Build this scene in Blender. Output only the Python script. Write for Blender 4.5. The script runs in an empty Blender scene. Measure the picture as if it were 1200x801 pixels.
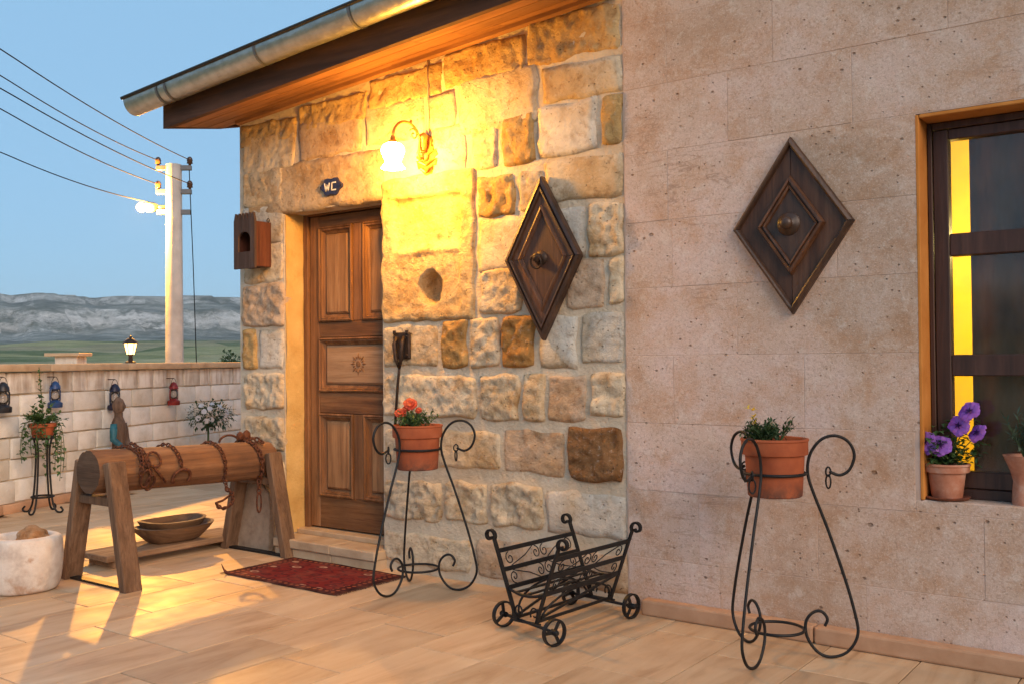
import bpy, bmesh, math, random
from mathutils import Vector, Matrix, noise

random.seed(7)
S = bpy.context.scene
COL = S.collection
R = math.radians
V = Vector

# ------------------------------------------------------------------ camera
YAW, PITCH, ROLL, FPX, CAM_H, CAM_D = 36.5, 1.0, -0.5, 1150.0, 1.2, 4.16
CAMR = (Matrix.Rotation(R(YAW), 3, 'Z') @ Matrix.Rotation(R(90 + PITCH), 3, 'X') @ Matrix.Rotation(R(ROLL), 3, 'Z'))
CAMP = V((0, -CAM_D, CAM_H))
cd = bpy.data.cameras.new('camera')
cd.sensor_width = 36.0
cd.lens = 36.0 * FPX / 1200.0
cd.clip_start = 0.05
cd.clip_end = 6000
cam = bpy.data.objects.new('camera', cd)
cam.matrix_world = Matrix.Translation(CAMP) @ CAMR.to_4x4()
COL.objects.link(cam)
S.camera = cam

# ------------------------------------------------------------------ sky, sun, exposure
SUN_DIR = V((0.80, -0.40, 0.42)).normalized()          # towards the soft afterglow
world = bpy.data.worlds.new('World')
S.world = world
world.use_nodes = True
wn = world.node_tree
wn.nodes.clear()
sky = wn.nodes.new('ShaderNodeTexSky')
sky.sky_type = 'NISHITA'
sky.sun_disc = False
sky.sun_elevation = R(7.0)
sky.sun_rotation = math.atan2(SUN_DIR.x, SUN_DIR.y)
sky.altitude = 1000
sky.air_density = 1.0
sky.dust_density = 0.6
sky.ozone_density = 2.5
veil = wn.nodes.new('ShaderNodeMix')                    # thin even overcast veil over the clear dusk sky
veil.data_type = 'RGBA'
veil.inputs[0].default_value = 0.86
veil.inputs[7].default_value = (1.50, 2.72, 4.00, 1)
bg = wn.nodes.new('ShaderNodeBackground')
bg.inputs['Strength'].default_value = 0.14
wo = wn.nodes.new('ShaderNodeOutputWorld')
wn.links.new(sky.outputs[0], veil.inputs[6])
wn.links.new(veil.outputs[2], bg.inputs['Color'])
wn.links.new(bg.outputs[0], wo.inputs['Surface'])

sl = bpy.data.lights.new('sun', 'SUN')
sl.energy = 1.75
sl.angle = R(38)
sl.color = (1.0, 0.74, 0.55)
sun = bpy.data.objects.new('sun', sl)
sun.rotation_euler = (-SUN_DIR).to_track_quat('-Z', 'Y').to_euler()
sun.location = (3, -6, 6)
COL.objects.link(sun)

S.view_settings.view_transform = 'Standard'
S.view_settings.look = 'None'
S.view_settings.gamma = 1
S.view_settings.use_curve_mapping = False
S.view_settings.exposure = 0.6
S.render.engine = 'CYCLES'
S.cycles.use_denoising = True
S.cycles.use_adaptive_sampling = True
S.cycles.adaptive_threshold = 0.025
S.cycles.max_bounces = 5
S.cycles.diffuse_bounces = 3
S.cycles.volume_bounces = 0
S.cycles.sample_clamp_indirect = 6

# ------------------------------------------------------------------ pixel -> place helpers
def ray(px, py):
    return CAMR @ V(((px - 600) / FPX, -(py - 400.5) / FPX, -1.0))
def onY(px, py, y=0.0):
    d = ray(px, py); return CAMP + d * ((y - CAMP.y) / d.y)
def onZ(px, py, z=0.0):
    d = ray(px, py); return CAMP + d * ((z - CAMP.z) / d.z)
def onX(px, py, x):
    d = ray(px, py); return CAMP + d * ((x - CAMP.x) / d.x)
def onP(px, py, p0, n):
    d = ray(px, py); return CAMP + d * ((p0 - CAMP).dot(n) / d.dot(n))

# ------------------------------------------------------------------ object helpers
ORG = {}
def tag(o, label=None, cat=None, group=None, kind=None):
    if label: o['label'] = label
    if cat: o['category'] = cat
    if group: o['group'] = group
    if kind: o['kind'] = kind
    return o
def thing(name, label, cat, loc=(0, 0, 0), group=None, kind=None):
    o = bpy.data.objects.new(name, None)
    o.empty_display_size = 0.1
    o.location = loc
    COL.objects.link(o)
    ORG[o.name] = V(loc)
    return tag(o, label, cat, group, kind)

class MB:
    """collects shapes in world coordinates; build() links them as one mesh object"""
    def __init__(s):
        s.v = []; s.f = []
    def add(s, verts, faces):
        n = len(s.v)
        s.v += [V(p) for p in verts]
        s.f += [tuple(i + n for i in f) for f in faces]
        return s
    def bm(s, b):
        b.verts.index_update()
        return s.add([v.co.copy() for v in b.verts], [[v.index for v in f.verts] for f in b.faces])
    def box(s, x0, x1, y0, y1, z0, z1, bev=0.0, M=None, seg=1, jit=0.0):
        b = bmesh.new()
        bmesh.ops.create_cube(b, size=1)
        for v in b.verts:
            v.co = V(((x0 + x1) / 2 + v.co.x * (x1 - x0), (y0 + y1) / 2 + v.co.y * (y1 - y0), (z0 + z1) / 2 + v.co.z * (z1 - z0)))
            if jit: v.co += V((random.uniform(-jit, jit), random.uniform(-jit, jit), random.uniform(-jit, jit)))
        if bev:
            bmesh.ops.bevel(b, geom=b.edges[:], offset=bev, segments=seg, affect='EDGES', profile=0.5)
        if M is not None:
            bmesh.ops.transform(b, matrix=M, verts=b.verts[:])
        s.bm(b); b.free(); return s
    def bar(s, a, b2, w, t, bev=0.0, up=(0, 0, 1), seg=1):
        """rectangular bar from a to b2, w wide across, t thick along up"""
        a = V(a); b2 = V(b2); d = b2 - a; L = d.length; d.normalize()
        u = V(up); x = d.cross(u)
        if x.length < 1e-4: x = d.cross(V((1, 0, 0)))
        x.normalize(); u = x.cross(d)
        M = Matrix(((x.x, d.x, u.x, (a.x + b2.x) / 2), (x.y, d.y, u.y, (a.y + b2.y) / 2), (x.z, d.z, u.z, (a.z + b2.z) / 2), (0, 0, 0, 1)))
        return s.box(-w / 2, w / 2, -L / 2, L / 2, -t / 2, t / 2, bev, M, seg)
    def tube(s, pts, r, n=8, closed=False, cap=True):
        pts = [V(p) for p in pts]; m = len(pts)
        rr = r if isinstance(r, (list, tuple)) else [r] * m
        T = []
        for i in range(m):
            if closed: t = pts[(i + 1) % m] - pts[i - 1]
            else: t = pts[min(i + 1, m - 1)] - pts[max(i - 1, 0)]
            T.append(t.normalized() if t.length > 1e-9 else V((0, 0, 1)))
        ref = V((0, 0, 1)) if abs(T[0].z) < 0.9 else V((1, 0, 0))
        nrm = (ref - T[0] * ref.dot(T[0])).normalized()
        vs = []
        for i in range(m):
            nrm = nrm - T[i] * nrm.dot(T[i])
            if nrm.length < 1e-6: nrm = T[i].orthogonal()
            nrm.normalize(); bi = T[i].cross(nrm)
            for k in range(n):
                a = 2 * math.pi * k / n
                vs.append(pts[i] + (nrm * math.cos(a) + bi * math.sin(a)) * rr[i])
        fs = []
        for i in range(m if closed else m - 1):
            j = (i + 1) % m
            for k in range(n):
                k2 = (k + 1) % n
                fs.append((i * n + k, i * n + k2, j * n + k2, j * n + k))
        if cap and not closed:
            fs.append(tuple(range(n))[::-1]); fs.append(tuple((m - 1) * n + k for k in range(n)))
        return s.add(vs, fs)
    def lathe(s, prof, c=(0, 0, 0), n=24, fn=None, close_ends=True):
        """prof: (r, z) list; fn(a, i) -> radius scale"""
        c = V(c); vs = []; fs = []
        for i, (r, z) in enumerate(prof):
            for k in range(n):
                a = 2 * math.pi * k / n
                q = r * (fn(a, i) if fn else 1)
                vs.append(c + V((q * math.cos(a), q * math.sin(a), z)))
        for i in range(len(prof) - 1):
            for k in range(n):
                k2 = (k + 1) % n
                fs.append((i * n + k, i * n + k2, (i + 1) * n + k2, (i + 1) * n + k))
        if close_ends:
            fs.append(tuple(range(n))[::-1]); fs.append(tuple((len(prof) - 1) * n + k for k in range(n)))
        return s.add(vs, fs)
    def prism(s, poly, d, off=(0, 0, 0), shrink=None):
        """poly: list of 3-D points, extruded by vector d; shrink: (scale) of the far cap about its centroid"""
        P = [V(p) + V(off) for p in poly]; d = V(d); n = len(P)
        c = sum(P, V()) / n
        Q = [(c + (p - c) * shrink if shrink else p) + d for p in P]
        return s.add(P + Q, [tuple(range(n))[::-1], tuple(range(n, 2 * n))] + [(i, (i + 1) % n, n + (i + 1) % n, n + i) for i in range(n)])
    def blob(s, c, rx, ry, rz, sub=3, amp=0.1, fr=6.0, seed=0.0):
        b = bmesh.new()
        bmesh.ops.create_icosphere(b, subdivisions=sub, radius=1)
        for v in b.verts:
            k = 1 + amp * noise.noise(v.co * fr * 0.3 + V((seed, seed * 2, 0)))
            v.co = V((c[0] + v.co.x * rx * k, c[1] + v.co.y * ry * k, c[2] + v.co.z * rz * k))
        s.bm(b); b.free(); return s
    def build(s, name, mat, parent=None, smooth=False, auto=None, color=None):
        org = ORG[parent.name] if parent else V()
        me = bpy.data.meshes.new(name)
        me.from_pydata([tuple(p - org) for p in s.v], [], s.f)
        b = bmesh.new(); b.from_mesh(me)
        bmesh.ops.recalc_face_normals(b, faces=b.faces[:])
        b.to_mesh(me); b.free()
        if smooth:
            me.shade_smooth()
            if auto: 
                try: me.set_sharp_from_angle(angle=R(auto))
                except Exception: pass
        me.materials.append(MAT[mat] if isinstance(mat, str) else mat)
        o = bpy.data.objects.new(name, me)
        COL.objects.link(o)
        if parent: o.parent = parent
        ORG[o.name] = org
        if color: o.color = (*color, 1)
        return o

# ------------------------------------------------------------------ materials
MAT = {}
class NT:
    def __init__(s, name):
        s.m = bpy.data.materials.new(name); s.m.use_nodes = True
        s.t = s.m.node_tree; s.b = s.t.nodes['Principled BSDF']
        s.out = s.t.nodes['Material Output']
        MAT[name] = s.m
        s.co = s.n('ShaderNodeTexCoord').outputs['Object']
        s.info = s.n('ShaderNodeObjectInfo')
    def n(s, t, **k):
        nd = s.t.nodes.new(t)
        for a, b in k.items(): setattr(nd, a, b)
        return nd
    def set(s, sock, v):
        if isinstance(v, bpy.types.NodeSocket): s.t.links.new(v, sock)
        elif isinstance(v, (tuple, list)) and len(v) == 3 and len(sock.default_value) == 4: sock.default_value = (*v, 1)
        else: sock.default_value = v
    def map(s, scale=(1, 1, 1), rot=(0, 0, 0), src=None):
        nd = s.n('ShaderNodeMapping')
        s.set(nd.inputs['Vector'], src or s.co)
        nd.inputs['Scale'].default_value = scale
        nd.inputs['Rotation'].default_value = rot
        return nd.outputs[0]
    def noise(s, scale, detail=4, rough=0.55, vec=None, dist=0.0, rnd=True):
        nd = s.n('ShaderNodeTexNoise', noise_dimensions='4D')
        s.set(nd.inputs['Vector'], vec or s.co)
        nd.inputs['Scale'].default_value = scale; nd.inputs['Detail'].default_value = detail
        nd.inputs['Roughness'].default_value = rough; nd.inputs['Distortion'].default_value = dist
        if rnd: s.set(nd.inputs['W'], s.math('MULTIPLY', s.info.outputs['Random'], 37.0))
        return nd.outputs['Fac']
    def voro(s, scale, vec=None, feature='F1', rand=1.0):
        nd = s.n('ShaderNodeTexVoronoi', feature=feature)
        s.set(nd.inputs['Vector'], vec or s.co); nd.inputs['Scale'].default_value = scale
        nd.inputs['Randomness'].default_value = rand
        return nd
    def math(s, op, a, b=0.0, clamp=False):
        nd = s.n('ShaderNodeMath', operation=op, use_clamp=clamp)
        s.set(nd.inputs[0], a); s.set(nd.inputs[1], b)
        return nd.outputs[0]
    def ramp(s, fac, stops):
        nd = s.n('ShaderNodeValToRGB'); e = nd.color_ramp.elements
        while len(e) < len(stops): e.new(0.5)
        for el, (p, c) in zip(e, stops):
            el.position = p
            el.color = (c, c, c, 1) if isinstance(c, (int, float)) else (*c, 1)
        s.set(nd.inputs[0], fac)
        return nd.outputs[0]
    def mix(s, fac, a, b, mode='MIX'):
        nd = s.n('ShaderNodeMix', data_type='RGBA', blend_type=mode)
        s.set(nd.inputs[0], fac); s.set(nd.inputs[6], a); s.set(nd.inputs[7], b)
        return nd.outputs[2]
    def bump(s, h, strength=0.5, dist=0.01, prev=None):
        nd = s.n('ShaderNodeBump')
        nd.inputs['Strength'].default_value = strength; nd.inputs['Distance'].default_value = dist
        s.set(nd.inputs['Height'], h)
        if prev: s.t.links.new(prev, nd.inputs['Normal'])
        return nd.outputs[0]
    def fin(s, color, rough=0.7, normal=None, metal=0.0, spec=0.4):
        s.set(s.b.inputs['Base Color'], color); s.set(s.b.inputs['Roughness'], rough)
        s.b.inputs['Metallic'].default_value = metal
        s.b.inputs['Specular IOR Level'].default_value = spec
        if normal: s.t.links.new(normal, s.b.inputs['Normal'])
        return s.m

def make_materials():
    # rubble stones: colour comes from the object colour
    m = NT('rough_stone')
    n1 = m.noise(9, 6, 0.65); n2 = m.noise(38, 6, 0.75); n3 = m.noise(3.2, 4, 0.6); n4 = m.noise(22, 5, 0.7, dist=0.6)
    c = m.mix(1.0, m.info.outputs['Color'], m.ramp(n1, [(0.28, (0.66, 0.56, 0.44)), (0.5, (1, 1, 1)), (0.72, (1.22, 1.2, 1.14))]), 'MULTIPLY')
    c = m.mix(m.ramp(n3, [(0.46, 0.0), (0.64, 0.65)]), c, m.mix(1.0, c, (0.80, 0.60, 0.34), 'MULTIPLY'))
    c = m.mix(m.ramp(n4, [(0.34, 0.6), (0.48, 0.0)]), c, m.mix(1.0, c, (0.52, 0.40, 0.28), 'MULTIPLY'))
    c = m.mix(m.ramp(n2, [(0.56, 0.0), (0.70, 0.45)]), c, (0.74, 0.69, 0.60))
    vp = m.voro(34, m.map((1, 1, 1.2))); pit = m.ramp(vp.outputs['Distance'], [(0.07, 1.0), (0.19, 0.0)])
    pit = m.math('MULTIPLY', pit, m.math('GREATER_THAN', m.n_sep(vp), 0.62))
    c = m.mix(m.math('MULTIPLY', pit, 0.6), c, (0.15, 0.09, 0.045))
    bn = m.bump(n2, 1.0, 0.018)
    bn = m.bump(n4, 0.6, 0.016, bn)
    bn = m.bump(m.noise(130, 4, 0.7), 0.6, 0.005, bn)
    bn = m.bump(m.math('SUBTRACT', 1.0, pit), 0.8, 0.010, bn)
    m.fin(c, 0.92, bn, spec=0.15)
    # lime mortar
    m = NT('mortar')
    n1 = m.noise(6, 6, 0.6, rnd=False); n2 = m.noise(60, 6, 0.7, rnd=False)
    c = m.ramp(n1, [(0.25, (0.52, 0.41, 0.28)), (0.55, (0.68, 0.57, 0.42)), (0.8, (0.77, 0.68, 0.54))])
    m.fin(c, 0.95, m.bump(n2, 0.9, 0.014, m.bump(n1, 0.8, 0.04)), spec=0.1)
    # smooth sawn tuff of the wing
    m = NT('sawn_tuff')
    n1 = m.noise(1.3, 6, 0.65, rnd=False, dist=0.5); n2 = m.noise(75, 5, 0.8); n3 = m.noise(4.5, 6, 0.7, rnd=False); n5 = m.noise(15, 5, 0.7, dist=0.4, rnd=False); n6 = m.noise(150, 3, 0.7)
    c = m.ramp(n1, [(0.32, (0.46, 0.325, 0.23)), (0.46, (0.575, 0.445, 0.36)), (0.60, (0.64, 0.515, 0.46)), (0.72, (0.66, 0.55, 0.50))])
    c = m.mix(1.0, c, m.ramp(m.info.outputs['Random'], [(0.0, (0.93, 0.89, 0.84)), (0.5, (1.0, 0.97, 0.95)), (1.0, (1.05, 1.04, 1.05))]), 'MULTIPLY')
    c = m.mix(m.ramp(n3, [(0.46, 0.0), (0.64, 0.85)]), c, m.mix(1.0, c, (0.86, 0.69, 0.52), 'MULTIPLY'))
    c = m.mix(m.ramp(n5, [(0.52, 0.0), (0.68, 0.45)]), c, (0.74, 0.66, 0.58))
    c = m.mix(m.ramp(n2, [(0.36, 0.50), (0.50, 0.0)]), c, (0.30, 0.20, 0.14))
    c = m.mix(m.ramp(n6, [(0.56, 0.0), (0.68, 0.45)]), c, (0.78, 0.70, 0.62))
    vein = m.noise(3.0, 5, 0.6, m.map((0.35, 1, 1.6), (0, R(18), 0)), 1.5)
    vf = m.math('MULTIPLY', m.ramp(vein, [(0.485, 0.0), (0.50, 1.0), (0.515, 0.0)]), m.ramp(m.noise(1.1, 3, 0.5, rnd=False), [(0.55, 0.0), (0.65, 0.6)]))
    c = m.mix(vf, c, (0.30, 0.19, 0.13))
    v1 = m.voro(17, m.map((1, 1, 1.35))); p1 = m.ramp(v1.outputs['Distance'], [(0.07, 1.0), (0.15, 0.0)])
    p1 = m.math('MULTIPLY', p1, m.math('GREATER_THAN', m.n_sep(v1), 0.80))
    v2 = m.voro(40, m.map((1, 1, 1.2))); p2 = m.ramp(v2.outputs['Distance'], [(0.08, 0.8), (0.22, 0.0)])
    p2 = m.math('MULTIPLY', p2, m.math('GREATER_THAN', m.n_sep(v2), 0.84))
    v3 = m.voro(6, m.map((1, 1, 1.5))); p3 = m.ramp(v3.outputs['Distance'], [(0.05, 1.0), (0.085, 0.0)])
    p3 = m.math('MULTIPLY', p3, m.math('GREATER_THAN', m.n_sep(v3), 0.72))
    pit = m.math('MAXIMUM', m.math('MAXIMUM', p1, p2), p3)
    c = m.mix(m.math('MULTIPLY', pit, 0.62), c, (0.15, 0.09, 0.055))
    bn = m.bump(m.math('SUBTRACT', 1.0, pit), 0.9, 0.008)
    bn = m.bump(n2, 0.55, 0.006, bn); bn = m.bump(n5, 0.35, 0.012, bn)
    m.fin(c, 0.9, bn, spec=0.15)
    # joint mortar of the wing
    m = NT('pink_mortar')
    c = m.ramp(m.noise(8, 5, rnd=False), [(0.3, (0.46, 0.32, 0.24)), (0.7, (0.60, 0.46, 0.38))])
    m.fin(c, 0.95, m.bump(m.noise(80, 5, 0.7, rnd=False), 0.4, 0.004), spec=0.1)
    # ochre render in the window reveal
    m = NT('ochre_plaster')
    c = m.ramp(m.noise(7, 5), [(0.3, (0.46, 0.165, 0.03)), (0.7, (0.60, 0.25, 0.06))])
    m.fin(c, 0.9, m.bump(m.noise(60, 5, 0.7), 0.4, 0.005), spec=0.2)
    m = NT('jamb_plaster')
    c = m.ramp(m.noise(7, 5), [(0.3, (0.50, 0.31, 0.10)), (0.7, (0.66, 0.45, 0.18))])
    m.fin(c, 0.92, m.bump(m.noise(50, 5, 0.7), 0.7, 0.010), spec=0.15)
    # floor tiles
    m = NT('travertine')
    st = m.noise(7, 6, 0.6, m.map((1, 0.16, 1)), 1.2); n2 = m.noise(2.2, 4, 0.6); n3 = m.noise(90, 4, 0.7)
    c = m.ramp(st, [(0.27, (0.36, 0.215, 0.11)), (0.46, (0.52, 0.35, 0.205)), (0.70, (0.61, 0.45, 0.285))])
    c = m.mix(1.0, c, m.ramp(m.info.outputs['Random'], [(0, (0.86, 0.84, 0.82)), (0.5, (1, 1, 1)), (1, (1.1, 1.09, 1.08))]), 'MULTIPLY')
    c = m.mix(m.ramp(n2, [(0.5, 0), (0.75, 0.35)]), c, (0.36, 0.20, 0.10))
    vp = m.voro(30, m.map((1, 0.5, 1))); pit = m.ramp(vp.outputs['Distance'], [(0.04, 1), (0.1, 0)])
    pit = m.math('MULTIPLY', pit, m.math('GREATER_THAN', m.n_sep(vp), 0.8))
    c = m.mix(m.math('MULTIPLY', pit, 0.6), c, (0.2, 0.11, 0.06))
    bn = m.bump(st, 0.12, 0.004); bn = m.bump(m.math('SUBTRACT', 1.0, pit), 0.4, 0.003, bn); bn = m.bump(n3, 0.1, 0.002, bn)
    m.fin(c, m.ramp(m.noise(5, 4), [(0.3, 0.42), (0.7, 0.62)]), bn, spec=0.35)
    m = NT('grout')
    m.fin(m.ramp(m.noise(9, 4, rnd=False), [(0.3, (0.20, 0.13, 0.085)), (0.7, (0.33, 0.23, 0.15))]), 0.95, spec=0.1)
    # pale garden wall blocks
    m = NT('pale_block')
    n1 = m.noise(6, 5, 0.6); n2 = m.noise(50, 5, 0.7)
    c = m.ramp(n1, [(0.28, (0.54, 0.50, 0.43)), (0.5, (0.70, 0.68, 0.63)), (0.75, (0.80, 0.79, 0.76))])
    c = m.mix(1.0, c, m.ramp(m.info.outputs['Random'], [(0, (0.84, 0.80, 0.74)), (0.5, (1, 0.99, 0.97)), (1, (1.08, 1.08, 1.08))]), 'MULTIPLY')
    zz = m.n('ShaderNodeSeparateXYZ'); m.set(zz.inputs[0], m.co)
    drip = m.math('MULTIPLY', m.ramp(zz.outputs[2], [(0.92, 0.0), (1.2, 0.5)]), m.ramp(m.noise(14, 4, 0.6, m.map((1, 1, 0.12)), rnd=False), [(0.45, 0), (0.62, 1)]))
    c = m.mix(drip, c, (0.25, 0.14, 0.06))
    m.fin(c, 0.95, m.bump(n2, 0.6, 0.008, m.bump(n1, 0.5, 0.02)), spec=0.1)
    # woods
    def wood(name, cols, axis='Z', gscale=16, rough=0.6, bump=0.4, stain=0.35, staincol=(0.05, 0.025, 0.012), spec=0.3):
        m = NT(name)
        sc = {'X': (0.06, 1, 1), 'Y': (1, 0.06, 1), 'Z': (1, 1, 0.06)}[axis]
        g = m.noise(gscale, 6, 0.65, m.map(sc), 0.6)
        g2 = m.noise(gscale * 4, 3, 0.7, m.map(sc))
        lo = m.noise(3, 4, 0.6)
        c = m.ramp(g, [(0.28, cols[0]), (0.5, cols[1]), (0.75, cols[2])])
        c = m.mix(m.ramp(g2, [(0.35, 0.5), (0.5, 0)]), c, cols[0])
        c = m.mix(m.ramp(lo, [(0.45, 0), (0.72, stain)]), c, staincol)
        c = m.mix(1.0, c, m.ramp(m.info.outputs['Random'], [(0, (0.85, 0.85, 0.85)), (1, (1.12, 1.1, 1.08))]), 'MULTIPLY')
        bn = m.bump(g, bump, 0.006); bn = m.bump(g2, bump * 0.8, 0.003, bn)
        m.fin(c, m.ramp(g, [(0.3, min(1, rough + 0.15)), (0.7, rough)]), bn, spec=spec)
    wood('door_wood', [(0.085, 0.036, 0.016), (0.23, 0.105, 0.042), (0.36, 0.19, 0.085)], 'Z', 15, 0.55, 0.6, 0.45)
    wood('door_wood_cross', [(0.075, 0.032, 0.014), (0.20, 0.09, 0.036), (0.32, 0.165, 0.072)], 'X', 15, 0.55, 0.6, 0.45)
    wood('panel_wood', [(0.17, 0.08, 0.035), (0.36, 0.19, 0.085), (0.50, 0.30, 0.15)], 'Z', 14, 0.6, stain=0.25)
    wood('panel_wood_pale', [(0.20, 0.11, 0.055), (0.38, 0.23, 0.125), (0.50, 0.33, 0.20)], 'X', 14, 0.65, stain=0.3, staincol=(0.16, 0.08, 0.04))
    wood('walnut', [(0.018, 0.009, 0.006), (0.055, 0.026, 0.014), (0.115, 0.056, 0.028)], 'Z', 20, 0.38, 0.3, 0.5, (0.02, 0.012, 0.008), spec=0.5)
    wood('walnut_red', [(0.036, 0.015, 0.008), (0.105, 0.043, 0.019), (0.185, 0.085, 0.040)], 'Z', 20, 0.42, 0.3, 0.35, (0.03, 0.014, 0.008), spec=0.45)
    wood('log_wood', [(0.075, 0.034, 0.018), (0.20, 0.098, 0.046), (0.33, 0.185, 0.095)], 'Y', 12, 0.75, 1.0, 0.6, (0.055, 0.032, 0.022))
    wood('leg_wood', [(0.065, 0.036, 0.022), (0.155, 0.092, 0.054), (0.25, 0.158, 0.096)], 'Z', 22, 0.8, 0.9, 0.3, (0.10, 0.055, 0.03))
    wood('end_grain', [(0.055, 0.032, 0.02), (0.13, 0.08, 0.05), (0.20, 0.13, 0.085)], 'X', 24, 0.9, 0.9, 0.5, (0.04, 0.025, 0.015))
    wood('plank_wood', [(0.15, 0.085, 0.045), (0.30, 0.18, 0.10), (0.42, 0.28, 0.17)], 'Y', 18, 0.75, 0.7, 0.3)
    wood('bowl_wood', [(0.075, 0.040, 0.022), (0.19, 0.105, 0.054), (0.30, 0.18, 0.095)], 'Y', 12, 0.6, 0.5, 0.35, (0.10, 0.05, 0.025))
    wood('eave_wood', [(0.030, 0.014, 0.009), (0.080, 0.035, 0.019), (0.14, 0.066, 0.034)], 'X', 12, 0.6, 0.5, 0.4, (0.04, 0.02, 0.012))
    wood('soffit_wood', [(0.14, 0.060, 0.025), (0.27, 0.125, 0.052), (0.36, 0.185, 0.085)], 'X', 9, 0.6, 0.4, 0.3)
    wood('box_wood', [(0.045, 0.026, 0.020), (0.085, 0.052, 0.040), (0.135, 0.088, 0.068)], 'Z', 26, 0.75, 0.8, 0.3)
    wood('box_wood_lit', [(0.035, 0.012, 0.008), (0.10, 0.030, 0.016), (0.17, 0.060, 0.028)], 'Z', 26, 0.6, 0.6, 0.3)  # side boards: the wall lamp's red light put into the wood colour
    wood('window_wood', [(0.032, 0.014, 0.009), (0.068, 0.028, 0.017), (0.11, 0.050, 0.030)], 'Z', 20, 0.42, 0.3, 0.3, (0.015, 0.008, 0.006), spec=0.5)
    wood('figure_wood', [(0.065, 0.04, 0.028), (0.15, 0.098, 0.07), (0.23, 0.16, 0.115)], 'Z', 20, 0.75, 0.6, 0.3)
    # metals
    m = NT('black_iron'); m.fin(m.ramp(m.noise(30, 4), [(0.3, (0.006, 0.006, 0.007)), (0.7, (0.016, 0.015, 0.014))]), 0.5, m.bump(m.noise(120, 3), 0.25, 0.002), 0.0, 0.3)
    m = NT('rusty_iron'); c = m.ramp(m.noise(40, 6, 0.7), [(0.3, (0.030, 0.014, 0.010)), (0.5, (0.10, 0.035, 0.018)), (0.7, (0.20, 0.075, 0.03))])
    m.fin(c, 0.8, m.bump(m.noise(160, 4, 0.7), 0.6, 0.003), 0.3)
    m = NT('old_iron'); m.fin(m.ramp(m.noise(40, 5), [(0.3, (0.025, 0.016, 0.012)), (0.7, (0.08, 0.05, 0.035))]), 0.55, m.bump(m.noise(120, 3), 0.4, 0.002), 0.6)
    m = NT('galvanised'); c = m.ramp(m.noise(18, 5), [(0.3, (0.42, 0.42, 0.40)), (0.7, (0.62, 0.62, 0.60))])
    m.fin(c, m.ramp(m.noise(25, 4), [(0.3, 0.28), (0.7, 0.45)]), m.bump(m.noise(45, 4, 0.6), 0.25, 0.01), 0.9)
    m = NT('gutter_bead'); m.fin((0.05, 0.045, 0.04), 0.5, None, 0.6)
    m = NT('brass'); m.fin(m.ramp(m.noise(40, 4), [(0.3, (0.30, 0.13, 0.03)), (0.7, (0.58, 0.30, 0.08))]), 0.42, m.bump(m.noise(80, 3), 0.4, 0.003), 0.75)
    m = NT('enamel_blue'); m.fin(m.ramp(m.noise(60, 4), [(0.3, (0.012, 0.012, 0.035)), (0.7, (0.035, 0.035, 0.09))]), 0.35)
    m = NT('white_paint'); m.fin((0.75, 0.72, 0.66), 0.5)
    for nm, c1 in (('lantern_blue', (0.02, 0.06, 0.18)), ('lantern_red', (0.22, 0.016, 0.016)), ('lantern_black', (0.014, 0.016, 0.022)), ('lantern_navy', (0.012, 0.016, 0.045))):
        m = NT(nm); m.fin(m.ramp(m.noise(30, 4), [(0.3, tuple(x * 0.6 for x in c1)), (0.7, tuple(x * 1.25 for x in c1))]), 0.4)
    m = NT('teal_paint'); m.fin(m.ramp(m.noise(20, 4), [(0.3, (0.01, 0.07, 0.10)), (0.7, (0.03, 0.17, 0.22))]), 0.5)
    # clay, soil, plants
    m = NT('terracotta')
    c = m.ramp(m.noise(9, 5), [(0.3, (0.25, 0.060, 0.024)), (0.55, (0.37, 0.098, 0.038)), (0.8, (0.45, 0.15, 0.072))])
    z = m.n('ShaderNodeSeparateXYZ'); m.set(z.inputs[0], m.co)
    grime = m.math('MULTIPLY', m.ramp(z.outputs[2], [(0.0, 0.9), (0.085, 0.0)]), m.ramp(m.noise(22, 5, 0.7), [(0.35, 0.1), (0.6, 1)]))
    c = m.mix(grime, c, (0.07, 0.04, 0.03))
    m.fin(c, 0.82, m.bump(m.noise(70, 4), 0.25, 0.003), spec=0.25)
    m = NT('terracotta_pale')
    c = m.ramp(m.noise(16, 5, 0.65), [(0.3, (0.36, 0.13, 0.07)), (0.52, (0.47, 0.21, 0.13)), (0.75, (0.58, 0.38, 0.29))])
    m.fin(c, 0.85, m.bump(m.noise(70, 4), 0.25, 0.003), spec=0.2)
    m = NT('soil'); m.fin(m.ramp(m.noise(60, 5), [(0.3, (0.02, 0.013, 0.008)), (0.7, (0.06, 0.04, 0.025))]), 0.95, m.bump(m.noise(90, 4), 1, 0.01))
    def leaf(name, a, b, tr=0.25):
        m = NT(name)
        g = m.n('ShaderNodeNewGeometry')
        c = m.mix(g.outputs['Random Per Island'], a, b)
        m.fin(c, 0.5, None, 0, 0.4)
        tl = m.n('ShaderNodeBsdfTranslucent'); m.set(tl.inputs[0], c)
        mx = m.n('ShaderNodeMixShader'); mx.inputs[0].default_value = tr
        m.t.links.new(m.b.outputs[0], mx.inputs[1]); m.t.links.new(tl.outputs[0], mx.inputs[2]); m.t.links.new(mx.outputs[0], m.out.inputs[0])
    leaf('leaf_dark', (0.018, 0.045, 0.016), (0.05, 0.10, 0.035))
    leaf('leaf_mid', (0.035, 0.085, 0.022), (0.09, 0.17, 0.05))
    leaf('leaf_grey', (0.04, 0.075, 0.05), (0.10, 0.15, 0.10))
    leaf('petal_purple', (0.16, 0.03, 0.36), (0.46, 0.17, 0.66), 0.3)
    leaf('petal_throat', (0.03, 0.004, 0.07), (0.06, 0.01, 0.12), 0.1)
    leaf('petal_orange', (0.55, 0.05, 0.02), (0.75, 0.16, 0.06), 0.3)
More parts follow.
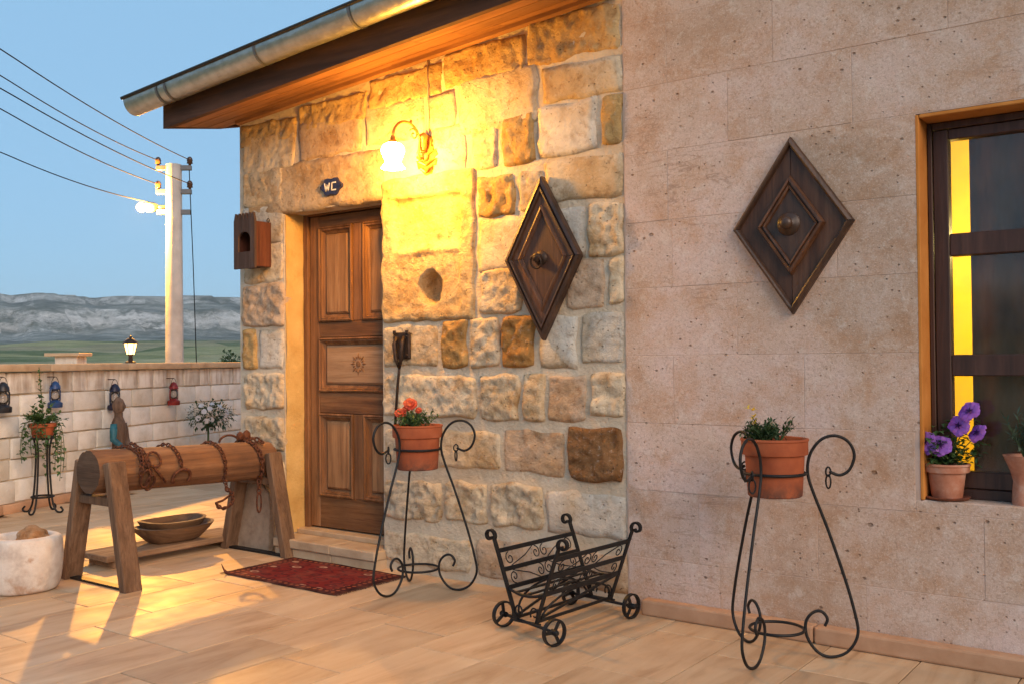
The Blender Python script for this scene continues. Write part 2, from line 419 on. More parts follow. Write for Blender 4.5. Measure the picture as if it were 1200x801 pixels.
    leaf('petal_yellow', (0.60, 0.42, 0.02), (0.78, 0.60, 0.08), 0.3)
    leaf('petal_white', (0.65, 0.65, 0.68), (0.8, 0.8, 0.82), 0.3)
    m = NT('stem_green'); m.fin((0.05, 0.09, 0.03), 0.6)
    # marble mortar, slab, figure
    m = NT('old_marble')
    c = m.ramp(m.noise(8, 6, 0.65), [(0.3, (0.42, 0.33, 0.27)), (0.5, (0.62, 0.54, 0.46)), (0.75, (0.74, 0.69, 0.62))])
    c = m.mix(m.ramp(m.noise(5, 4, 0.6, dist=0.8), [(0.58, 0), (0.68, 0.7)]), c, (0.36, 0.20, 0.11))
    m.fin(c, 0.7, m.bump(m.noise(60, 5, 0.7), 0.5, 0.006, m.bump(m.noise(9, 4), 0.4, 0.02)), spec=0.25)
    m = NT('slab_stone')
    c = m.ramp(m.noise(14, 6, 0.7), [(0.3, (0.24, 0.17, 0.12)), (0.6, (0.36, 0.275, 0.20))])
    m.fin(c, 0.9, m.bump(m.noise(50, 5, 0.7), 0.5, 0.006), spec=0.15)
    m = NT('step_stone')
    c = m.ramp(m.noise(7, 6, 0.6), [(0.3, (0.40, 0.27, 0.16)), (0.55, (0.52, 0.38, 0.24)), (0.8, (0.60, 0.47, 0.32))])
    m.fin(c, 0.8, m.bump(m.noise(60, 5, 0.7), 0.4, 0.005), spec=0.2)
    m = NT('skirting_stone')
    c = m.ramp(m.noise(9, 6, 0.6), [(0.3, (0.40, 0.22, 0.12)), (0.6, (0.50, 0.30, 0.18))])
    m.fin(c, 0.75, m.bump(m.noise(60, 5, 0.7), 0.3, 0.004), spec=0.25)
    # rug
    m = NT('rug_weave')
    sp = m.n('ShaderNodeSeparateXYZ'); m.set(sp.inputs[0], m.co)
    ax = m.math('DIVIDE', m.math('ABSOLUTE', sp.outputs[0]), 0.46); ay = m.math('DIVIDE', m.math('ABSOLUTE', sp.outputs[1]), 0.262)
    field = m.mix(m.noise(35, 3, 0.6, m.map((0.4, 1, 1))), (0.11, 0.012, 0.014), (0.25, 0.035, 0.028))
    ck = m.voro(1.0, m.map((8.0, 13.0, 1)), rand=0.35)
    dd = m.ramp(ck.outputs['Distance'], [(0.14, 0.0), (0.17, 1.0), (0.26, 1.0), (0.29, 0.0)])
    dark = m.ramp(ck.outputs['Distance'], [(0.30, 0.0), (0.34, 1.0), (0.42, 1.0), (0.46, 0.0)])
    pick = m.math('GREATER_THAN', m.n_sep(ck), 0.45)
    field = m.mix(m.math('MULTIPLY', m.math('MULTIPLY', dark, m.ramp(m.noise(14, 4, 0.7), [(0.3, 0.2), (0.5, 1.0)])), 0.75), field, (0.045, 0.012, 0.02))
    field = m.mix(m.math('MULTIPLY', m.math('MULTIPLY', m.math('MULTIPLY', dd, pick), m.ramp(m.noise(30, 4, 0.7), [(0.32, 0.2), (0.5, 1.0)])), 0.85), field, (0.50, 0.36, 0.24))
    edge = m.math('MAXIMUM', m.math('SUBTRACT', ax, 0.0), ay)
    bord = m.voro(1.0, m.map((22, 26, 1)), rand=0.0)
    bcol = m.mix(m.ramp(bord.outputs['Distance'], [(0.22, 1), (0.30, 0)]), (0.055, 0.014, 0.016), (0.34, 0.10, 0.045))
    c = m.mix(m.math('GREATER_THAN', edge, 0.80), field, bcol)
    c = m.mix(m.math('GREATER_THAN', edge, 0.95), c, (0.035, 0.014, 0.012))
    c = m.mix(m.ramp(m.noise(7, 5, 0.7), [(0.42, 0), (0.68, 0.55)]), c, (0.24, 0.09, 0.06))
    c = m.mix(m.ramp(m.noise(18, 5, 0.7), [(0.5, 0), (0.7, 0.5)]), c, (0.07, 0.02, 0.02))
    m.fin(c, 1.0, m.bump(m.noise(220, 3, 0.7), 0.8, 0.004), spec=0.05)
    m = NT('fringe'); m.fin((0.10, 0.045, 0.03), 1.0)
    # window, room
    m = NT('pane_glass')
    gl = m.n('ShaderNodeBsdfGlossy'); gl.inputs['Roughness'].default_value = 0.06; gl.inputs[0].default_value = (0.9, 0.9, 0.9, 1)
    tr = m.n('ShaderNodeBsdfTransparent'); tr.inputs[0].default_value = (0.93, 0.92, 0.90, 1)
    df = m.n('ShaderNodeBsdfDiffuse'); df.inputs[0].default_value = (0.45, 0.36, 0.28, 1)
    fr = m.n('ShaderNodeFresnel'); fr.inputs[0].default_value = 1.5
    a = m.n('ShaderNodeMixShader'); m.set(a.inputs[0], fr.outputs[0]); m.t.links.new(tr.outputs[0], a.inputs[1]); m.t.links.new(gl.outputs[0], a.inputs[2])
    b = m.n('ShaderNodeMixShader'); m.set(b.inputs[0], m.ramp(m.noise(5, 4, 0.6), [(0.35, 0.02), (0.7, 0.12)]))
    m.t.links.new(a.outputs[0], b.inputs[1]); m.t.links.new(df.outputs[0], b.inputs[2]); m.t.links.new(b.outputs[0], m.out.inputs[0])
    m = NT('curtain_cloth'); m.fin(m.ramp(m.noise(9, 4, 0.6, m.map((1, 1, 0.3))), [(0.3, (0.06, 0.032, 0.02)), (0.7, (0.30, 0.16, 0.095))]), 0.95, spec=0.1)
    m = NT('room_plaster'); m.fin(m.ramp(m.noise(4, 4), [(0.3, (0.72, 0.50, 0.03)), (0.7, (0.80, 0.58, 0.05))]), 0.9, spec=0.1)
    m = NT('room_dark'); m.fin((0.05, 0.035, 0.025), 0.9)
    # concrete, terrain
    m = NT('concrete'); m.fin(m.ramp(m.noise(6, 5), [(0.3, (0.34, 0.33, 0.31)), (0.7, (0.48, 0.47, 0.45))]), 0.85, m.bump(m.noise(40, 4), 0.3, 0.01))
    m = NT('grey_steel'); m.fin((0.20, 0.20, 0.20), 0.5, None, 0.6)
    m = NT('porcelain'); m.fin((0.06, 0.035, 0.025), 0.25)
    m = NT('cable'); m.fin((0.008, 0.008, 0.010), 0.9, None, 0.0, 0.05)
    m = NT('roof_tile'); m.fin(m.ramp(m.noise(12, 4), [(0.3, (0.20, 0.09, 0.05)), (0.7, (0.32, 0.15, 0.09))]), 0.9)
    m = NT('hillside')
    sp = m.n('ShaderNodeSeparateXYZ'); m.set(sp.inputs[0], m.co)
    big = m.noise(0.004, 6, 0.65, rnd=False); fine = m.noise(0.022, 8, 0.78, rnd=False); strat = m.noise(0.016, 8, 0.75, m.map((1, 1, 3.2)), rnd=False)
    scrub = m.ramp(fine, [(0.36, (0.045, 0.06, 0.05)), (0.50, (0.13, 0.145, 0.12)), (0.62, (0.30, 0.30, 0.26))])
    rock = m.ramp(strat, [(0.35, (0.30, 0.29, 0.26)), (0.6, (0.60, 0.58, 0.53))])
    band = m.math('MULTIPLY', m.ramp(sp.outputs[2], [(0.0, 0.0), (0.16, 0.3), (0.35, 1.0), (0.55, 0.9), (0.75, 0.35)]), 1.0)
    zs = m.math('DIVIDE', sp.outputs[2], 95.0)
    band = m.ramp(zs, [(0.10, 0.15), (0.22, 0.6), (0.42, 1.0), (0.62, 0.85), (0.80, 0.1)])
    gn = m.n('ShaderNodeNewGeometry'); sn = m.n('ShaderNodeSeparateXYZ'); m.set(sn.inputs[0], gn.outputs['True Normal'])
    steep = m.ramp(m.math('SUBTRACT', 1.0, sn.outputs[2]), [(0.02, 0.0), (0.10, 1.0)])
    rk = m.math('MULTIPLY', m.math('MAXIMUM', steep, m.math('MULTIPLY', band, 0.35)), m.ramp(m.noise(0.03, 8, 0.8, m.map((1, 1, 2.5)), rnd=False), [(0.44, 0.0), (0.56, 1.0)]))
    c = m.mix(rk, scrub, rock)
    near = m.ramp(m.noise(0.11, 8, 0.75, rnd=False), [(0.36, (0.07, 0.10, 0.05)), (0.5, (0.22, 0.23, 0.11)), (0.62, (0.46, 0.40, 0.25))])
    fv = m.voro(0.045, m.map((1, 1, 0.1)))
    near = m.mix(0.65, near, m.ramp(m.n_sep(fv), [(0.1, (0.09, 0.13, 0.06)), (0.4, (0.20, 0.22, 0.10)), (0.65, (0.42, 0.38, 0.20)), (0.9, (0.30, 0.25, 0.16))]))
    zn = m.math('ADD', zs, m.math('MULTIPLY', m.math('SUBTRACT', big, 0.5), 0.22))
    c = m.mix(m.ramp(zn, [(0.07, 1.0), (0.15, 0.0)]), c, near)
    m.fin(c, 0.95, m.bump(fine, 0.8, 6.0), spec=0.05)
    # lit glass
    def glow(name, col, st):
        m = NT(name); m.b.inputs['Base Color'].default_value = (0.8, 0.78, 0.7, 1)
        m.b.inputs['Emission Color'].default_value = (*col, 1); m.b.inputs['Emission Strength'].default_value = st
    glow('lamp_shade_lit', (1.0, 0.45, 0.055), 320.0)
    glow('street_bulb', (1.0, 0.45, 0.10), 3.5)
    glow('lantern_lit', (1.0, 0.50, 0.13), 5.0)

def n_sep(self, vnode):
    """random value per voronoi cell"""
    s = self.n('ShaderNodeSeparateColor'); self.set(s.inputs[0], vnode.outputs['Color'])
    return s.outputs[0]
NT.n_sep = n_sep
make_materials()

# ================================================================== THE SETTING
def fbm(p, o=5):
    return noise.fractal(p, 1.0, 2.0, o)

def terrain():
    """one sheet, polar grid: terrace surroundings, field, foothills and the long table-topped ridge"""
    mb = MB()
    rs = [0.0, 6, 12, 18, 26, 40, 60, 85, 120, 160, 210, 270, 340, 420, 500, 580, 660, 740, 820, 880, 930, 970, 1000, 1030, 1060, 1085, 1110, 1135, 1160, 1185, 1210, 1235, 1260, 1285, 1310, 1335, 1360, 1390, 1430, 1500, 1640, 2000, 3200]
    n = 720
    vs = []
    def sm(u): u = min(1, max(0, u)); return u * u * (3 - 2 * u)
    for i, r in enumerate(rs):
        for k in range(n):
            a = 2 * math.pi * k / n
            x, y = r * math.cos(a), r * math.sin(a)
            z = -1.2 + 9.5 * sm((r - 30) / 420) + 4.0 * fbm(V((x * 0.006, y * 0.006, 3.0))) * min(1, r / 300)
            z += 14 * sm((r - 480) / 520) + 5 * fbm(V((x * 0.009, y * 0.009, 1.0))) * sm((r - 400) / 300)
            w = r + 70 * fbm(V((math.cos(a) * 14, math.sin(a) * 14, 2.0)), 5) + 26 * noise.noise(V((math.cos(a) * 60, math.sin(a) * 60, r * 0.002)))
            u = (w - 1000) / 360                                 # cliffs and benches of the escarpment
            z += 14 * sm(u / 0.30) + 22 * sm((u - 0.30) / 0.10) + 9 * sm((u - 0.40) / 0.30) + 20 * sm((u - 0.70) / 0.14) + 6 * sm((u - 0.84) / 0.3)
            top = 82 + 0.8 * noise.noise(V((math.cos(a) * 5, math.sin(a) * 5, 9)))
            t = sm((r - 1400) / 120)
            vs.append(V((x, y - CAM_D, min(z, top) * (1 - t) + top * t)))
    fs = []
    for i in range(len(rs) - 1):
        for k in range(n):
            k2 = (k + 1) % n
            if i == 0: fs.append((k, n + k, n + k2))
            else: fs.append((i * n + k, (i + 1) * n + k, (i + 1) * n + k2, i * n + k2))
    mb.add(vs, fs)
    o = mb.build('terrain', 'hillside', None, True)
    return tag(o, 'scrubby valley and long flat-topped ridge with pale rock bands behind the wall', 'hills', kind='structure')
terrain()

# garden wall line (runs back at a slant beyond the house corner)
GW0 = onZ(0, 603); GW0.z = 0
GWD = V((-math.sin(R(20.5)), math.cos(R(20.5)), 0))
GWN = V((GWD.y, -GWD.x, 0))                    # towards the patio
GWN = GWN if GWN.x > 0 else -GWN
def gw(s, z, d=0.0):
    p = GW0 + GWD * s + GWN * d
    return V((p.x, p.y, z))
def onGW(px, py, d=0.0):
    p = onP(px, py, GW0 + GWN * d, GWN)
    return (p - GW0).dot(GWD), p.z

def patio():
    base = MB()
    c0, c1 = gw(-6, 0, -0.3), gw(7, 0, -0.3)
    base.prism([V((3.2, 7.2, -0.016)), V((c1.x, c1.y, -0.016)), V((c0.x, c0.y, -0.016)), V((c0.x, -8.5, -0.016)), V((3.2, -8.5, -0.016))], (0, 0, -1.6))
    p = base.build('patio', 'grout', None)
    tag(p, 'beige stone patio paved in long rectangular slabs in front of the house', 'floor', kind='structure')
    TX, TY, G = 0.355, 0.61, 0.004
    cnt = 0
    rnd = random.Random(3)
    rest = MB()
    for i in range(-30, 10):
        x0 = -2.80 + i * TX
        off = rnd.choice([0.0, 0.0, 0.3, 0.18])
        for j in range(-14, 10):
            y0 = -1.075 + j * TY + off
            cx, cy = x0 + TX / 2, y0 + TY / 2
            s = (V((cx, cy, 0)) - GW0).dot(GWN)
            if s < 0.05 or cx > 3 or cy < -8 or cy > 6.8: continue
            if cy > 0.3 and cx > -5.5: continue
            q = CAMR.transposed() @ (V((cx, cy, 0)) - CAMP)
            vis = False
            if q.z < -0.5:
                u = 600 + FPX * q.x / -q.z; w = 400.5 - FPX * q.y / -q.z
                vis = -90 < u < 1290 and w < 900
            zt = rnd.uniform(-0.0012, 0.0012)
            m = MB() if vis and cnt < 290 else rest
            if m is rest: m.box(x0 + G / 2, x0 + TX - G / 2, y0 + G / 2, y0 + TY - G / 2, -0.014, zt)
            else:
                m.box(x0 + G / 2, x0 + TX - G / 2, y0 + G / 2, y0 + TY - G / 2, -0.014, zt, 0.0022)
                m.build('paving_slab', 'travertine', p); cnt += 1
    o = rest.build('paving', 'travertine', p); o['kind'] = 'stuff'
patio()

# ------------------------------------------------------------------ rubble stone piece
YM = -0.022                                          # mortar face of the old cottage
def stone(mb, x0, x1, z0, z1, face=-0.035, amp=0.010, rnd=0.022, k=0.06, seed=0.0, cell=0.024, depth=None, back=0.05, sx=1.0):
    w, h = x1 - x0, z1 - z0
    cx, cz = (x0 + x1) / 2, (z0 + z1) / 2
    nx, nz = max(4, int(w / cell)), max(4, int(h / cell))
    vs = []
    for j in range(nz + 1):
        for i in range(nx + 1):
            u, v = 2 * i / nx - 1, 2 * j / nz - 1
            x = cx + w / 2 * u * (1 - k * v ** 4); z = cz + h / 2 * v * (1 - k * u ** 4)
            jx = noise.noise(V((seed, z * 9, x * 2))) * 0.020 * abs(u) ** 3
            jz = noise.noise(V((seed + 5, x * 8, z * 2))) * 0.020 * abs(v) ** 3
            e = min((1 - abs(u)) * w / 2, (1 - abs(v)) * h / 2)
            t = 1 - min(1, e / rnd)
            y = face + rnd * 0.9 * (1 - math.sqrt(max(0, 1 - t * t)))
            p = V((x * 7, z * 7, seed))
            y += amp * (0.75 * fbm(p, 4) + 0.65 * fbm(p * 3.3, 4)) * (0.35 + 0.65 * (1 - t))
            if depth: y += depth(x, z)
            vs.append(V((x + jx, y, z + jz)))
    n = nx + 1
    fs = [(j * n + i, j * n + i + 1, (j + 1) * n + i + 1, (j + 1) * n + i) for j in range(nz) for i in range(nx)]
    ring = [i for i in range(n)] + [j * n + nx for j in range(1, nz + 1)] + [nz * n + i for i in range(nx - 1, -1, -1)] + [j * n for j in range(nz - 1, 0, -1)]
    b0 = len(vs)
    vs += [V((vs[i].x, back, vs[i].z)) for i in ring]
    m = len(ring)
    fs += [(ring[i], b0 + i, b0 + (i + 1) % m, ring[(i + 1) % m]) for i in range(m)]
    mb.add(vs, fs)

XL, XS = -5.29, -2.375                               # cottage corner, seam with the wing
DX0, DX1, DZ0, DZ1 = -4.851, -3.995, 0.115, 2.135    # door opening
DREC = 0.142
def ztop(x): return 2.775 + (x + 4.833) * 0.0866     # wall head under the soffit, rising to the right

CREAM, WHITE, YEL, BRN, DARK, PINK, GREY = (0.69, 0.575, 0.41), (0.74, 0.67, 0.56), (0.52, 0.35, 0.15), (0.42, 0.24, 0.085), (0.25, 0.135, 0.06), (0.60, 0.455, 0.325), (0.62, 0.585, 0.51)
SMOOTH, MED, ROUGH = 0.003, 0.009, 0.020
STONES = [   # pixel box on the wall face, colour, relief
    (537, 93, 629, 143, CREAM, SMOOTH), (635, 82, 732, 104, CREAM, SMOOTH), (629, 128, 700, 176, WHITE, SMOOTH), (704, 113, 731, 166, YEL, ROUGH),
    (588, 137, 627, 190, YEL, ROUGH), (551, 147, 583, 198, CREAM, MED), (638, 192, 732, 228, CREAM, SMOOTH), (560, 208, 603, 251, YEL, ROUGH),
    (607, 201, 636, 246, CREAM, MED), (688, 240, 733, 298, CREAM, ROUGH), (640, 246, 685, 300, GREY, SMOOTH), (561, 257, 637, 313, CREAM, SMOOTH),
    (562, 318, 612, 367, CREAM, ROUGH), (616, 318, 658, 367, CREAM, MED), (661, 305, 709, 362, PINK, MED), (712, 303, 733, 356, CREAM, ROUGH),
    (457, 380, 514, 430, CREAM, MED), (517, 375, 547, 430, YEL, ROUGH), (551, 372, 585, 430, CREAM, ROUGH), (588, 371, 627, 431, BRN, 0.026),
    (632, 370, 676, 431, GREY, SMOOTH), (680, 367, 735, 428, GREY, MED), (462, 440, 559, 491, CREAM, ROUGH), (563, 438, 608, 494, CREAM, ROUGH),
    (612, 437, 638, 493, CREAM, ROUGH), (642, 438, 689, 494, PINK, MED), (692, 437, 734, 488, CREAM, ROUGH), (459, 500, 587, 553, CREAM, MED),
    (590, 500, 664, 559, PINK, MED), (456, 560, 517, 613, CREAM, 0.03), (521, 562, 571, 616, CREAM, 0.028), (575, 563, 635, 622, CREAM, 0.028),
    (640, 574, 735, 634, WHITE, SMOOTH), (457, 620, 553, 674, CREAM, MED), (557, 628, 650, 690, PINK, MED), (654, 641, 738, 696, PINK, SMOOTH),
    # left of the door
    (284, 202, 334, 238, CREAM, MED), (283, 242, 334, 284, GREY, SMOOTH), (284, 288, 334, 330, CREAM, MED), (284, 334, 335, 382, PINK, ROUGH), (285, 386, 301, 433, YEL, ROUGH),
    (303, 387, 335, 432, WHITE, SMOOTH), (286, 436, 335, 481, CREAM, 0.026), (287, 487, 335, 530, CREAM, ROUGH), (287, 536, 335, 580, CREAM, ROUGH), (288, 586, 335, 640, PINK, MED),
    # above the door and up to the eaves
    (283, 163, 346, 197, CREAM, MED), (349, 146, 424, 176, PINK, SMOOTH), (427, 124, 497, 158, CREAM, SMOOTH), (500, 112, 534, 148, CREAM, SMOOTH), (505, 150, 546, 204, CREAM, SMOOTH),
]
NICHE = (451, 212, 557, 374)
LINTEL = (286, 202, 449, 238)

def cottage():
    h = thing('stone_cottage', 'old cottage front of rough honey-coloured stones with plank eaves and wooden door', 'house', (XL, 0, 0))
    # mortar body with the door opening
    w = MB()
    T = 0.42
    zL, zR = ztop(XL) + 0.03, ztop(XS) + 0.03
    def slab(x0, x1, z0a, z1a, z0b, z1b, y0=YM, y1=T):
        w.add([(x0, y0, z0a), (x1, y0, z0b), (x1, y0, z1b), (x0, y0, z1a), (x0, y1, z0a), (x1, y1, z0b), (x1, y1, z1b), (x0, y1, z1a)],
              [(0, 1, 2, 3), (7, 6, 5, 4), (0, 4, 5, 1), (3, 2, 6, 7), (0, 3, 7, 4), (1, 5, 6, 2)])
    slab(XL, DX0, -0.1, zL, -0.1, ztop(DX0) + 0.03)
    na, nb = onY(NICHE[0], NICHE[1], -0.03), onY(NICHE[2], NICHE[3], -0.03)
    nx1, nzt, nzb = nb.x - 0.03, na.z - 0.03, nb.z + 0.03
    slab(nx1, XS - 0.004, -0.1, ztop(nx1) + 0.03, -0.1, zR)
    slab(DX1, nx1, -0.1, nzb, -0.1, nzb)
    slab(DX1, nx1, nzt, ztop(DX1) + 0.03, nzt, ztop(nx1) + 0.03)
    slab(DX1 + 0.002, nx1, nzb, nzt, nzb, nzt, y0=0.16)
    slab(DX0, DX1, DZ1, ztop(DX0) + 0.03, DZ1, ztop(DX1) + 0.03)
    wall = w.build('wall', 'mortar', h)
    sw = MB(); sw.box(XL, XL + 0.4, T + 0.001, 4.6, -0.1, 2.73); sw.box(XL + 0.401, XS - 0.004, 4.2, 4.6, -0.1, 2.9)
    sw.build('side_wall', 'mortar', h)
    # stones
    def wr(px0, py0, px1, py1):
        a = onY(px0, py0, -0.03); b = onY(px1, py1, -0.03)
        return a.x, b.x, b.z, a.z
    for i, (a, b, c, d, colr, amp) in enumerate(STONES):
        x0, x1, z0, z1 = wr(a, b, c, d)
        x0 = max(x0, XL + 0.004); x1 = min(x1, XS - 0.008)
        if c <= 336: x1 = min(x1, DX0 - 0.004)
        if 440 < a < 470: x0 = DX1 + 0.004
        rn = random.Random(i)
        j = rn.uniform(0.93, 1.07)
        smooth = amp <= SMOOTH
        mb = MB()
        stone(mb, x0, x1, max(z0, 0.005), z1, face=-0.030 - (0.010 if amp >= ROUGH else 0) - rn.uniform(0, 0.006), amp=amp, rnd=0.010 if smooth else 0.020, k=0.012 if smooth else 0.05, seed=i * 3.7, cell=0.026 if smooth else 0.0125)
        mb.build('stone', 'rough_stone', wall, True, color=tuple(q * j for q in colr))
    # the dark brown stone that is set proud
    x0, x1, z0, z1 = wr(667, 500, 740, 567); x1 = min(x1, XS - 0.026)
    mb = MB(); stone(mb, x0, x1, z0, z1, -0.05, 0.018, 0.016, 0.05, 77, 0.012)
    mb.build('stone', 'rough_stone', wall, True, color=DARK)['label'] = 'dark brown scorched stone'
    # lintel and combed course under the eaves
    x0, x1, z0, z1 = wr(*LINTEL)
    mb = MB(); stone(mb, XL + 0.09, DX1 + 0.02, DZ1 - 0.002, z1, -0.034, 0.009, 0.014, 0.01, 31, 0.03)
    mb.build('lintel', 'rough_stone', wall, True, color=(0.58, 0.43, 0.27))
    xs = [XL + 0.01, -4.72, -4.10, -3.52, -2.95, XS - 0.01]
    for i in range(5):
        a, b = xs[i] + 0.004, xs[i + 1] - 0.004
        zt = min(ztop(a), ztop(b)) + 0.01; hgt = [0.15, 0.17, 0.18, 0.2, 0.24][i]
        mb = MB(); stone(mb, a, b, zt - hgt, zt, -0.032, 0.016, 0.014, 0.02, 50 + i, 0.014)
        mb.build('stone', 'rough_stone', wall, True, color=(0.60, 0.43, 0.22))
    # carved niche block: sunk panel with a ledge, and a round hole
    x0, x1, z0, z1 = wr(*NICHE); x0 = DX1 + 0.003
    pa, pb = onY(466, 236, 0), onY(545, 290, 0)
    hc = onY(508, 338, 0)
    def dep(x, z):
        d = 0.0
        q = max(0, min(1, min((x - pa.x) / 0.012, (pb.x - x) / 0.012, (pa.z - z) / 0.008, (z - pb.z) / 0.05)))
        d += 0.030 * q
        low = max(0, min(1, min((x - pa.x) / 0.02, (pb.x - x) / 0.02, (pb.z - 0.01 - z) / 0.02, (z - (z0 + 0.05)) / 0.03)))
        d += 0.012 * low
        r = math.hypot((x - hc.x) / 0.088, (z - hc.z) / 0.098) * (1 + 0.10 * noise.noise(V((x * 22, z * 22, 1))))
        if r < 1: d += 0.13 * min(1, (1 - r) * 7) * (1 - 0.25 * r)
        return d
    mb = MB(); stone(mb, x0, x1, z0, z1, -0.040, 0.009, 0.014, 0.01, 91, 0.0115, dep, back=0.13)
    mb.build('carved_niche_block', 'rough_stone', wall, True, color=(0.60, 0.45, 0.25))
    # rough plaster in the left reveal and under the lintel
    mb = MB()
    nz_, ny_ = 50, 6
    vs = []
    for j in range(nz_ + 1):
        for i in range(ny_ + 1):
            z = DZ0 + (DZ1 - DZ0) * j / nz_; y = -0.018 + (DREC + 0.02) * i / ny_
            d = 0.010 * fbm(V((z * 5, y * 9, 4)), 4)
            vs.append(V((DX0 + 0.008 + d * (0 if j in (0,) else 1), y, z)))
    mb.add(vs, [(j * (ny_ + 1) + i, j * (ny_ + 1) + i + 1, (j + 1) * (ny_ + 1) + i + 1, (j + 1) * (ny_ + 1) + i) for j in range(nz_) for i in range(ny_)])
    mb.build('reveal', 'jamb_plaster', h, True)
    # ---------------- door
    yf = DREC
    d = MB(); d.box(DX0 + 0.012, DX1 + 0.06, yf + 0.03, yf + 0.06, DZ0 + 0.03, DZ1 + 0.02)
    door = d.build('door', 'door_wood', h)
    def piece(name, x0, x1, z0, z1, mat, y0=None, y1=None, bev=0.004):
        m = MB(); m.box(x0, x1, yf if y0 is None else y0, yf + 0.032 if y1 is None else y1, z0, z1, bev, jit=0.0012)
        return m.build(name, mat, door)
    zz = [0.16, 0.345, 0.87, 1.005, 1.345, 1.445, 2.05, 2.163]
    xl, xr = DX0 + 0.055, DX1 + 0.075
    ol, cl, cr_, orr = -4.712, -4.408, -4.318, -4.02
    m = MB(); m.box(DX0 + 0.010, xl - 0.003, yf - 0.018, yf + 0.05, DZ0 + 0.02, DZ1 + 0.02, 0.004); m.build('door_frame', 'door_wood', door)
    m = MB(); m.box(xl - 0.001, xr, yf - 0.020, yf + 0.05, 2.125, 2.20, 0.004); m.build('door_frame', 'door_wood_cross', door)
    piece('stile', xl, ol, DZ0 + 0.035, 2.12, 'door_wood')
    piece('stile', orr, xr, DZ0 + 0.035, 2.12, 'door_wood')
    for a, b in ((DZ0 + 0.035, zz[1]), (zz[2], zz[3]), (zz[4], zz[5]), (zz[6], 2.12)):
        piece('rail', ol + 0.001, orr - 0.001, a, b, 'door_wood_cross')
    for a, b in ((zz[1], zz[2]), (zz[5], zz[6])):
        piece('stile', cl, cr_, a + 0.001, b - 0.001, 'door_wood', yf + 0.001)
    def panel(x0, x1, z0, z1, mat):
        c = ((x0 + x1) / 2, (z0 + z1) / 2)
        def ring(mb, prof):
            vs = []
            for ins, y in prof:
                vs += [V((x0 + ins, y, z0 + ins)), V((x1 - ins, y, z0 + ins)), V((x1 - ins, y, z1 - ins)), V((x0 + ins, y, z1 - ins))]
            fs = [(i * 4 + k, i * 4 + (k + 1) % 4, (i + 1) * 4 + (k + 1) % 4, (i + 1) * 4 + k) for i in range(len(prof) - 1) for k in range(4)]
            mb.add(vs, fs)
        a = MB(); ring(a, [(0.0005, yf + 0.03), (0.001, yf - 0.010), (0.010, yf - 0.014), (0.016, yf - 0.004), (0.024, yf - 0.004), (0.030, yf + 0.010), (0.046, yf + 0.020), (0.047, yf + 0.032)])
        a.build('moulding', 'door_wood', door)
        b = MB(); vs = []
        ring(b, [(0.046, yf + 0.028), (0.050, yf + 0.018), (0.062, yf + 0.008)])
        n = len(b.v); b.f.append((n - 4, n - 3, n - 2, n - 1))
        b.build('panel', mat, door)
    panel(ol, cl, zz[5], zz[6], 'panel_wood'); panel(cr_, orr, zz[5], zz[6], 'panel_wood')
    panel(ol, orr, zz[3], zz[4], 'panel_wood_pale')
    panel(ol, cl, zz[1], zz[2], 'panel_wood'); panel(cr_, orr, zz[1], zz[2], 'panel_wood')
    # carved sun on the middle panel
    mb = MB(); cc = V(((ol + orr) / 2 - 0.005, yf + 0.009, (zz[3] + zz[4]) / 2 + 0.005))
    mb.lathe([(0.0, 0.0), (0.02, 0.0), (0.018, 0.005), (0.0, 0.007)], (0, 0, 0), 12)
    mb.v = [V((cc.x + v.x, cc.y - v.z, cc.z + v.y)) for v in mb.v]
    for k in range(16):
        a = 2 * math.pi * k / 16; L = 0.075 if k % 2 == 0 else 0.055
        dr = V((math.cos(a), 0, math.sin(a))); pr = V((-math.sin(a), 0, math.cos(a)))
        p = [cc + dr * 0.026, cc + dr * 0.045 + pr * 0.008, cc + dr * L, cc + dr * 0.045 - pr * 0.008]
        mb.prism(p, (0, -0.006, 0), shrink=0.4)
    mb.build('carved_sun', 'door_wood', door)
    # ---------------- step: two riser blocks and two tread slabs
    xm = (DX0 + DX1) / 2 + 0.08
    for a, b in ((DX0 + 0.006, xm - 0.002), (xm + 0.002, DX1 + 0.02)):
        m = MB(); m.box(a, b, -0.115, 0.10, -0.01, 0.052, 0.005, jit=0.002); m.build('step_block', 'step_stone', h)
        m = MB(); m.box(a, b, -0.128, 0.20, 0.054, 0.108, 0.007, jit=0.002, seg=2); m.build('step_tread', 'step_stone', h)
    m = MB(); m.box(DX0 + 0.01, DX1 + 0.02, 0.06, 0.24, 0.105, 0.140, 0.006); m.build('threshold', 'step_stone', h)
    # ---------------- eaves
    SL = 0.0718
    f0 = onY(194, 150, -0.435)
    XE = XS + 0.0
    def zf(x): return f0.z + (x - f0.x) * SL
    X0 = f0.x
    def quadslab(name, mat, A, B, th, parent=h):
        """A,B: (y, z at X0) inner/outer edge lines; th thickness up"""
        pass
    # fascia board
    def strip(prof, x0, x1, bev=None):
        """prism of a y-z profile (z relative to zf) along the eave"""
        n = len(prof); vs = []
        for x in (x0, x1):
            vs += [V((x, y, zf(x) + z)) for y, z in prof]
        return vs, [tuple(range(n)), tuple(range(2 * n - 1, n - 1, -1))] + [(i, n + i, n + (i + 1) % n, (i + 1) % n) for i in range(n)]
    roof = MB(); roof.add(*strip([(-0.50, 0.205), (4.8, 1.55), (4.8, 1.66), (-0.50, 0.262)], X0 - 0.02, XE - 0.006))
    rf = roof.build('roof', 'roof_tile', h)
    m = MB(); m.add(*strip([(-0.435, 0.0), (-0.400, 0.0), (-0.400, 0.20), (-0.435, 0.19)], X0, XE - 0.006)); m.build('fascia_board', 'eave_wood', rf)
